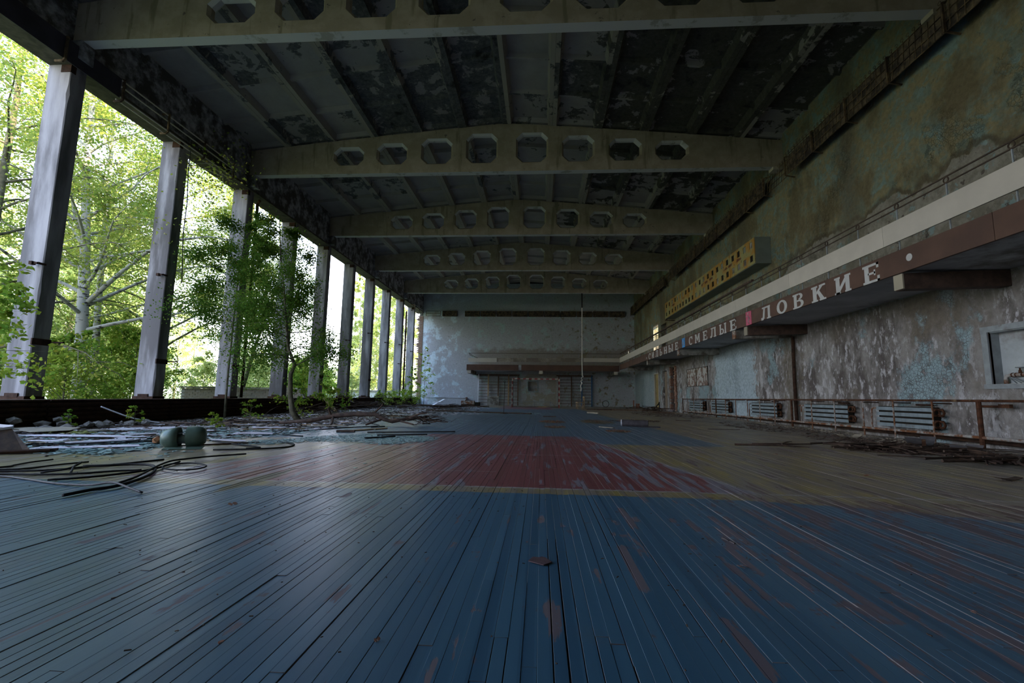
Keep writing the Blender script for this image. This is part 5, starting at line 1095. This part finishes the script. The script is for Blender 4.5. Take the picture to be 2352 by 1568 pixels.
scatter('glass_litter', 'glass splinters sprinkled over the far part of the floor', M_GLASS, blob(1200, -4.8, 11.5, 2.6, 4.5, -.3) + blob(1500, -3.8, 20.5, 4.5, 2.2) + blob(900, -4.5, 29, 4, 3) + blob(14, -2.7, 5.5, 1.8, 1.4) + blob(60, -4.9, 5.3, .8, .5), lambda: (random.uniform(.02, .08), random.uniform(.015, .05), 0))
wd = lambda: (random.uniform(.03, .35), random.uniform(.006, .03), random.uniform(.002, .012))
scatter('sheet_flakes', 'pale lilac sheet flakes strewn between the lamp housing and the sapling', M_SHEET, inpoly(900, [(-9.4, 6.6), (-6.2, 5.4), (-5.0, 7.4), (-4.6, 10.5), (-4.6, 15), (-9.4, 17)]) + blob(500, -5.5, 20, 3.2, 3.5) + blob(160, -6, 27, 3, 3), lambda: (random.uniform(.05, .30), random.uniform(.03, .14), .003))
scatter('wood_splinters', 'dark splinters and twigs strewn along the left side', M_WDK, inpoly(3200, [(-9.6, 6.0), (-6.2, 5.2), (-5.0, 7.0), (-4.6, 10.5), (-4.4, 16), (-9.6, 20)]) + inpoly(1400, [(-9.6, 20), (-4.2, 17), (-3.0, 24), (-4, 31), (-9.6, 36)]) + blob(260, -9.0, 24, .8, 8), wd)
scatter('plaster_crumbs', 'grey plaster crumbs and flakes covering the left side of the floor', M_STONE, inpoly(2000, [(-9.7, 6.0), (-8.2, 6.4), (-7.4, 9.2), (-4.8, 10.5), (-4.6, 16), (-9.7, 20)]) + inpoly(1500, [(-9.7, 20), (-4.6, 17), (-4, 30), (-9.7, 36)]), lambda: (random.uniform(.02, .12), random.uniform(.02, .08), random.uniform(.003, .02)))
scatter('plaster_crumbs', 'pale plaster flakes fallen along the right wall under the radiators', M_SHEETT, inpoly(1500, [(7.0, 4.5), (7.5, 4.5), (7.5, 26), (7.0, 26)]) + blob(250, 6.9, 9.0, .6, 1.2), lambda: (random.uniform(.01, .06), random.uniform(.01, .04), random.uniform(.002, .01)))
scatter('wood_splinters', 'brown bark and splinter litter on the right of the floor', M_WDK, blob(420, 5.9, 7.55, 1.1, .5, -.3) + blob(200, 6.7, 6.3, .7, .5) + blob(260, 6.4, 9.2, 1.0, 1.5) + blob(260, 6.4, 13, 1.0, 3) + blob(300, 5.8, 22, 1.4, 3.5) + blob(120, 3.2, 15.6, .9, .7), wd)
lf = lambda: (random.uniform(.03, .09), random.uniform(.02, .06), 0)
M_DEAD = simple('dead_leaves', (.17, .075, .035), .9, var=.5, scale=15)
scatter('dead_leaf_litter', 'drift of reddish dead leaves before the far right corner', M_DEAD, blob(1500, 5.2, 29.5, 2.6, 2.2) + blob(500, 6.8, 25.5, .9, 1.6), lf)
scatter('dead_leaf_litter', 'small heap of dead leaves behind the roll of felt', M_DEAD, blob(260, 3.1, 15.4, .55, .55) + blob(200, 3.1, 15.4, .25, .25), lf)
scatter('dead_leaf_litter', 'brown scraps in the dried puddles on the blue floor', M_DEAD, blob(130, .36, 14.3, .4, .8) + blob(70, .4, 11.8, .28, .5) + blob(60, 1.8, 10.8, .3, .4) + blob(70, 1.8, 14.8, .5, .9), lf)
scatter('grit', 'grit and tiny chips dotted over the painted boards', M_WDK, [(random.uniform(-5, 6), random.uniform(1.4, 14)) for _ in range(520)] + [(random.uniform(-2.5, 2.5), random.uniform(1.35, 4)) for _ in range(90)], lambda: (random.uniform(.004, .018), random.uniform(.003, .008), random.uniform(.001, .004)))
# twigs standing proud in the piles
def twigs(n, cx, cy, rx, ry, label, L=(.3, 1.1), r=(.006, .02), zmax=.12, mat=None, name='twig_pile'):
    mb = MB()
    for _ in range(n):
        x, y = cx + random.gauss(0, rx * .5), cy + random.gauss(0, ry * .5); a = random.gauss(.2, .7); l = random.uniform(*L); q = random.uniform(*r); z0, z1 = random.uniform(q, zmax), random.uniform(q, zmax)
        d = Vector((math.cos(a), math.sin(a), 0)) * l / 2; c = Vector((x, y, 0))
        mb.tube([c - d + Vector((0, 0, z0)), c + Vector((random.gauss(0, .05), random.gauss(0, .05), (z0 + z1) / 2 + .01)), c + d + Vector((0, 0, z1))], [q, q * .8, q * .4], 5)
    return tag(mb.obj(name, mat or M_WDK), label, 'pile', kind='stuff')
twigs(60, 5.75, 7.75, 1.3, .5, 'pile of dark twigs and bark on the right of the floor', zmax=.09)
twigs(40, 6.2, 6.4, .9, .4, 'twigs spilling out to the right edge', zmax=.08)
twigs(34, -8.8, 17.5, .9, 3.0, 'brown twigs heaped along the heater casing', zmax=.35)
twigs(60, -9.0, 23.5, .8, 5, 'brown sticks heaped along the far heater casings', zmax=.45, L=(.4, 1.6))
twigs(26, -7.6, 10.0, 1.4, 2, 'twigs in the litter by the heater casing', zmax=.08)
twigs(40, -6.3, 26.5, 2.2, 3, 'dark sticks heaped before the far left corner', L=(.5, 2.2), r=(.012, .04), zmax=.22)
twigs(30, 6.3, 27, .7, 1.8, 'broken sticks heaped by the dark opening', zmax=.3, L=(.4, 1.3), r=(.01, .03))
# dead bough
lg = thing('fallen_bough', 'long dead bough with broken stubs lying across the floor near the sapling', 'branch', (-4.6, 11, 0))
zz = lambda x, y, z: (x, y, z)
MB().tube([(-6.3, 10.7, .05), (-5.6, 10.8, .10), (-5.15, 11.0, .21), (-4.6, 11.0, .27), (-4.1, 11.1, .27), (-3.85, 11.1, .15), (-3.65, 11.1, .10), (-3.3, 11.3, .17), (-2.9, 11.6, .20)], [.03, .05, .06, .06, .055, .05, .045, .04, .025], 9).obj('main_stem', M_WDK, lg, smooth=True)
for p in ([(-5.15, 11, .2), (-5.2, 10.9, .40), (-5.15, 10.85, .46)], [(-5.1, 11, .22), (-4.95, 10.6, .05), (-4.9, 10.4, .02)], [(-4.15, 11.1, .27), (-4.0, 11.2, .44), (-3.95, 11.2, .52)], [(-3.9, 11.1, .16), (-4.2, 10.8, .03)], [(-3.3, 11.3, .18), (-3.0, 11.2, .30), (-2.8, 11.2, .31)], [(-3.1, 11.4, .18), (-2.6, 11.3, .12), (-2.3, 11.3, .10)], [(-3.4, 11.25, .16), (-3.1, 11.6, .28), (-2.9, 11.7, .34)], [(-3.5, 11.2, .12), (-3.1, 11.0, .05)]):
    MB().tube(p, [.03, .02, .01][:len(p)], 6).obj('broken_stub', M_WDK, lg)
twigs(40, -2.95, 11.4, .55, .35, 'shredded root end of the fallen bough', L=(.15, .5), r=(.004, .014), zmax=.25, name='root_splinters')
# roll of felt, chips, leaves
t = thing('felt_roll', 'dark roll of roofing felt with a white cut end lying on the blue floor', 'roll', (2.55, 12.7, 0))
MB().tube([(2.25, 12.75, .085), (2.9, 12.55, .085)], [.095, .085], 14).obj('rolled_sheet', M_ROLL, t)
MB().ring((2.23, 12.755, .095), .075, .014, (1, -.3, 0), 16, 6).obj('white_end', M_WHITE, t)
MB().obox((2.9, 12.45, .012), (.28, -.07, 0), (.05, .2, 0), (0, 0, .006)).obj('loose_flap', M_ROLL, t)
t_ = tag(MB().bar((1.55, 12.1, .012), (1.85, 11.7, .014), .07, .01).obj('white_lath', M_SHEETT), 'short white lath left of the felt roll', 'lath')
tag(MB().bar((2.3, 22.5, .03), (2.75, 22.0, .03), .09, .06).obj('pale_block', M_SHEETT), 'small pale block on the floor in front of the chair', 'block')
tag(MB().prism([(-.052, .0), (-.03, .055), (.0, .05), (.012, .062), (.03, .05), (.058, -.005), (.02, -.045)], (0, 2.222, .004), (1, 0, 0), (0, 1, 0), (0, 0, 1), .004).obj('wood_chip', simple('maroon_chip', (.085, .05, .055), .7, var=.2, scale=30)), 'flat maroon chip of plywood on the blue boards near the camera', 'chip')
def deadleaf(x, y, s, lab):
    mb = MB()
    for k in range(2):
        a = random.uniform(0, PI); mb.prism([(-s, 0), (-.3 * s, .5 * s), (.5 * s, .45 * s), (s, 0), (.3 * s, -.5 * s), (-.5 * s, -.35 * s)], (x + k * s * .9, y + random.uniform(-.2, .2) * s, .004 + k * .004), (math.cos(a), math.sin(a), .12), (-math.sin(a), math.cos(a), .25), (0, 0, 1), .0015)
    tag(mb.obj('dead_leaf', simple('dry_leaf', (.26, .12, .07), .9, var=.3, scale=30) if 'dry_leaf' not in bpy.data.materials else bpy.data.materials['dry_leaf']), lab, 'leaf')
deadleaf(.93, 2.26, .018, 'curled reddish dead leaf on the blue boards right of the maroon chip')
deadleaf(-2.12, 3.09, .03, 'dark curled leaf on the blue boards at the left'); deadleaf(3.11, 6.82, .04, 'dead leaf on the yellow boards, left one'); deadleaf(3.34, 6.81, .03, 'dead leaf on the yellow boards, right one')
deadleaf(3.41, 5.08, .03, 'brown leaf on the yellow boards nearer the camera'); deadleaf(-.51, 1.49, .010, 'crumpled dark scrap in a board joint near the camera'); deadleaf(-.98, 1.43, .008, 'tiny dark scrap near the bottom left'); deadleaf(1.6, 1.88, .008, 'tiny scrap on the boards near the right corner')
tag(MB().bar((1.01, 2.68, .010), (1.045, 2.60, .006), .012, .006, (0, 0, 1)).bar((1.01, 2.67, .014), (1.025, 2.63, .010), .008, .004).obj('torn_splinter', simple('grey_splinter', (.085, .07, .07), .8, var=.4, scale=40)), 'grey splinter torn up from a board edge', 'splinter')
# right side: curled sheets and bark
def curl(c, L, W_, az, h, mat, label, name='curled_sheet'):
    mb = MB(); n = 8; U = Vector((math.cos(az), math.sin(az), 0)); V = Vector((-math.sin(az), math.cos(az), 0)); c = Vector(c)
    for i in range(n):
        def p(j, s, o): f = j / n - .5; return c + U * L * f + V * W_ * s * (.5 - .25 * abs(f)) + Vector((0, 0, .006 + h * abs(2 * f) ** 2.2 + o))
        mb.add([p(i, -1, 0), p(i + 1, -1, 0), p(i + 1, 1, 0), p(i, 1, 0), p(i, -1, .006), p(i + 1, -1, .006), p(i + 1, 1, .006), p(i, 1, .006)], [(3, 2, 1, 0), (4, 5, 6, 7), (0, 1, 5, 4), (2, 3, 7, 6), (1, 2, 6, 5), (3, 0, 4, 7)])
    return tag(mb.obj(name, mat, smooth=False), label, 'sheet', 'curled sheets')
M_GFELT = simple('grey_felt_sheet', (.10, .095, .10), .85, var=.2, scale=9)
curl((6.85, 8.75, 0), .62, .30, .55, .14, M_GFELT, 'curled grey sheet with both ends turned up below the guard rail')
curl((6.75, 7.75, 0), .42, .30, .35, .10, M_GFELT, 'grey curled sheet nearest the thick rusty post')
curl((6.5, 10.1, 0), .5, .22, .3, .07, M_SHEETT, 'pale curled bark strip under the radiators')
curl((5.55, 7.75, 0), .45, .12, .2, .05, M_WDK, 'dark bark strip at the left end of the twig pile')
curl((4.75, 5.03, 0), .26, .09, .2, .02, M_WDK, 'grey bark scrap at the right edge of the view')
curl((6.1, 8.3, 0), .7, .07, .35, .06, M_WDK, 'narrow bark strip across the twig pile')
batten(6.35, 8.05, .45, .9, 'brown stick standing askew in the twig pile', 'right battens', M_RUST, .05, .03, 0, .12)
batten(5.5, 8.75, 1.0, .05, 'long thin dark stick behind the twig pile', 'right battens', M_WDK, .02, .015)
batten(5.2, 6.9, .7, -.25, 'dark lath in front of the twig pile', 'right battens', M_WDK, .03, .012)
batten(5.0, 16.4, .5, -.3, 'small stick on the yellow boards halfway down the hall', 'right battens', M_WDK, .05, .02)
batten(4.7, 12.1, .8, .0, 'thin stick on the yellow boards beyond the twig pile', 'right battens', M_WDK, .03, .012)
# far left corner
t = thing('steel_box', 'rust-streaked white metal box lying before the left wall bars', 'box', (-5.25, 34.0, 0))
MB().box(-5.95, -4.95, 33.9, 34.25, 0.12, .38).obj('casing', M_RUSTL, t)
MB().box(-4.95, -4.55, 33.9, 34.25, .02, .28).obj('open_end', M_DARK, t)
MB().box(-5.95, -4.9, 33.92, 34.2, .0, .12).obj('skid', M_RUSTD, t)
tag(MB().bar((-6.9, 28.3, .05), (-6.2, 29.0, .50), .22, .03).bar((-6.9, 29.0, .30), (-6.2, 28.4, .34), .16, .03).obj('white_plastic_scrap', M_WHITE), 'crossed white plastic scraps sticking out of the far debris', 'scrap')
tag(MB().box(-9.4, -6.2, 37.5, 37.95, 0, .55).box(-9.4, -6.15, 37.45, 37.98, .55, .60).obj('low_plinth', M_WALLF), 'low pale plinth along the left part of the far wall', 'plinth')
tag(MB().tube([(-6.2, 37.4, .55), (-6.0, 36.9, .6), (-5.95, 36.3, .45), (-6.2, 35.9, .05)], .045, 7).obj('bent_pipe', M_RUST), 'bent rusty pipe at the end of the low plinth', 'pipe')
tag(MB().bar((-8.6, 30.2, .06), (-3.5, 31.0, .06), .12, .06).obj('long_pipe', M_RUSTD), 'long dark pipe lying before the low plinth', 'pipe')
batten(3.7, 29.3, 1.6, .0, 'flat dark board on the floor left of the dead leaves', 'far planks', w=.5, h=.04)
tag(MB().ring((5.2, 36.8, .27), .25, .02, (0, 1, 0), 18, 6).obj('iron_hoop', M_BLACKM), 'dark iron hoop standing against the right part of the far wall', 'hoop')
tag(MB().box(7.0, 7.08, 35.0, 35.08, 0, .6).box(7.3, 7.55, 35.3, 35.5, 0, .35).obj('brick_remnant', M_BRICK), 'short post and brick remnant in the far right corner', 'remnant')
tag(MB().tube([(-10.0, 26.9, .62), (-9.8, 27.4, .75), (-9.9, 28.0, .66), (-9.7, 28.7, .82), (-9.8, 29.4, .64)], .04, 7).obj('bent_branch', M_WDK), 'dark crooked branch lying along the heater casing between far columns', 'branch')
tag(MB().bar((7.2, 28.2, .0), (7.0, 27.4, .55), .06, .05).bar((7.0, 27.4, .5), (6.9, 28.6, .03), .05, .04).obj('broken_frame', M_BLACKM), 'dark broken frame leaning by the lower doors', 'frame')

# things that still share a label are told apart by their distance from the camera
by = {}
for o in SC.objects:
    if o.parent is None and 'label' in o and 'category' in o: by.setdefault(o['label'], []).append(o)
ORD = ('nearest', 'second nearest', 'third nearest', 'fourth nearest', 'fifth nearest')
for lab, L in by.items():
    if len(L) > 1:
        L.sort(key=lambda o: o.location.x ** 2 + o.location.y ** 2)
        for i, o in enumerate(L): o['label'] = lab + ', ' + ('farthest' if i == len(L) - 1 else ORD[min(i, 4)])
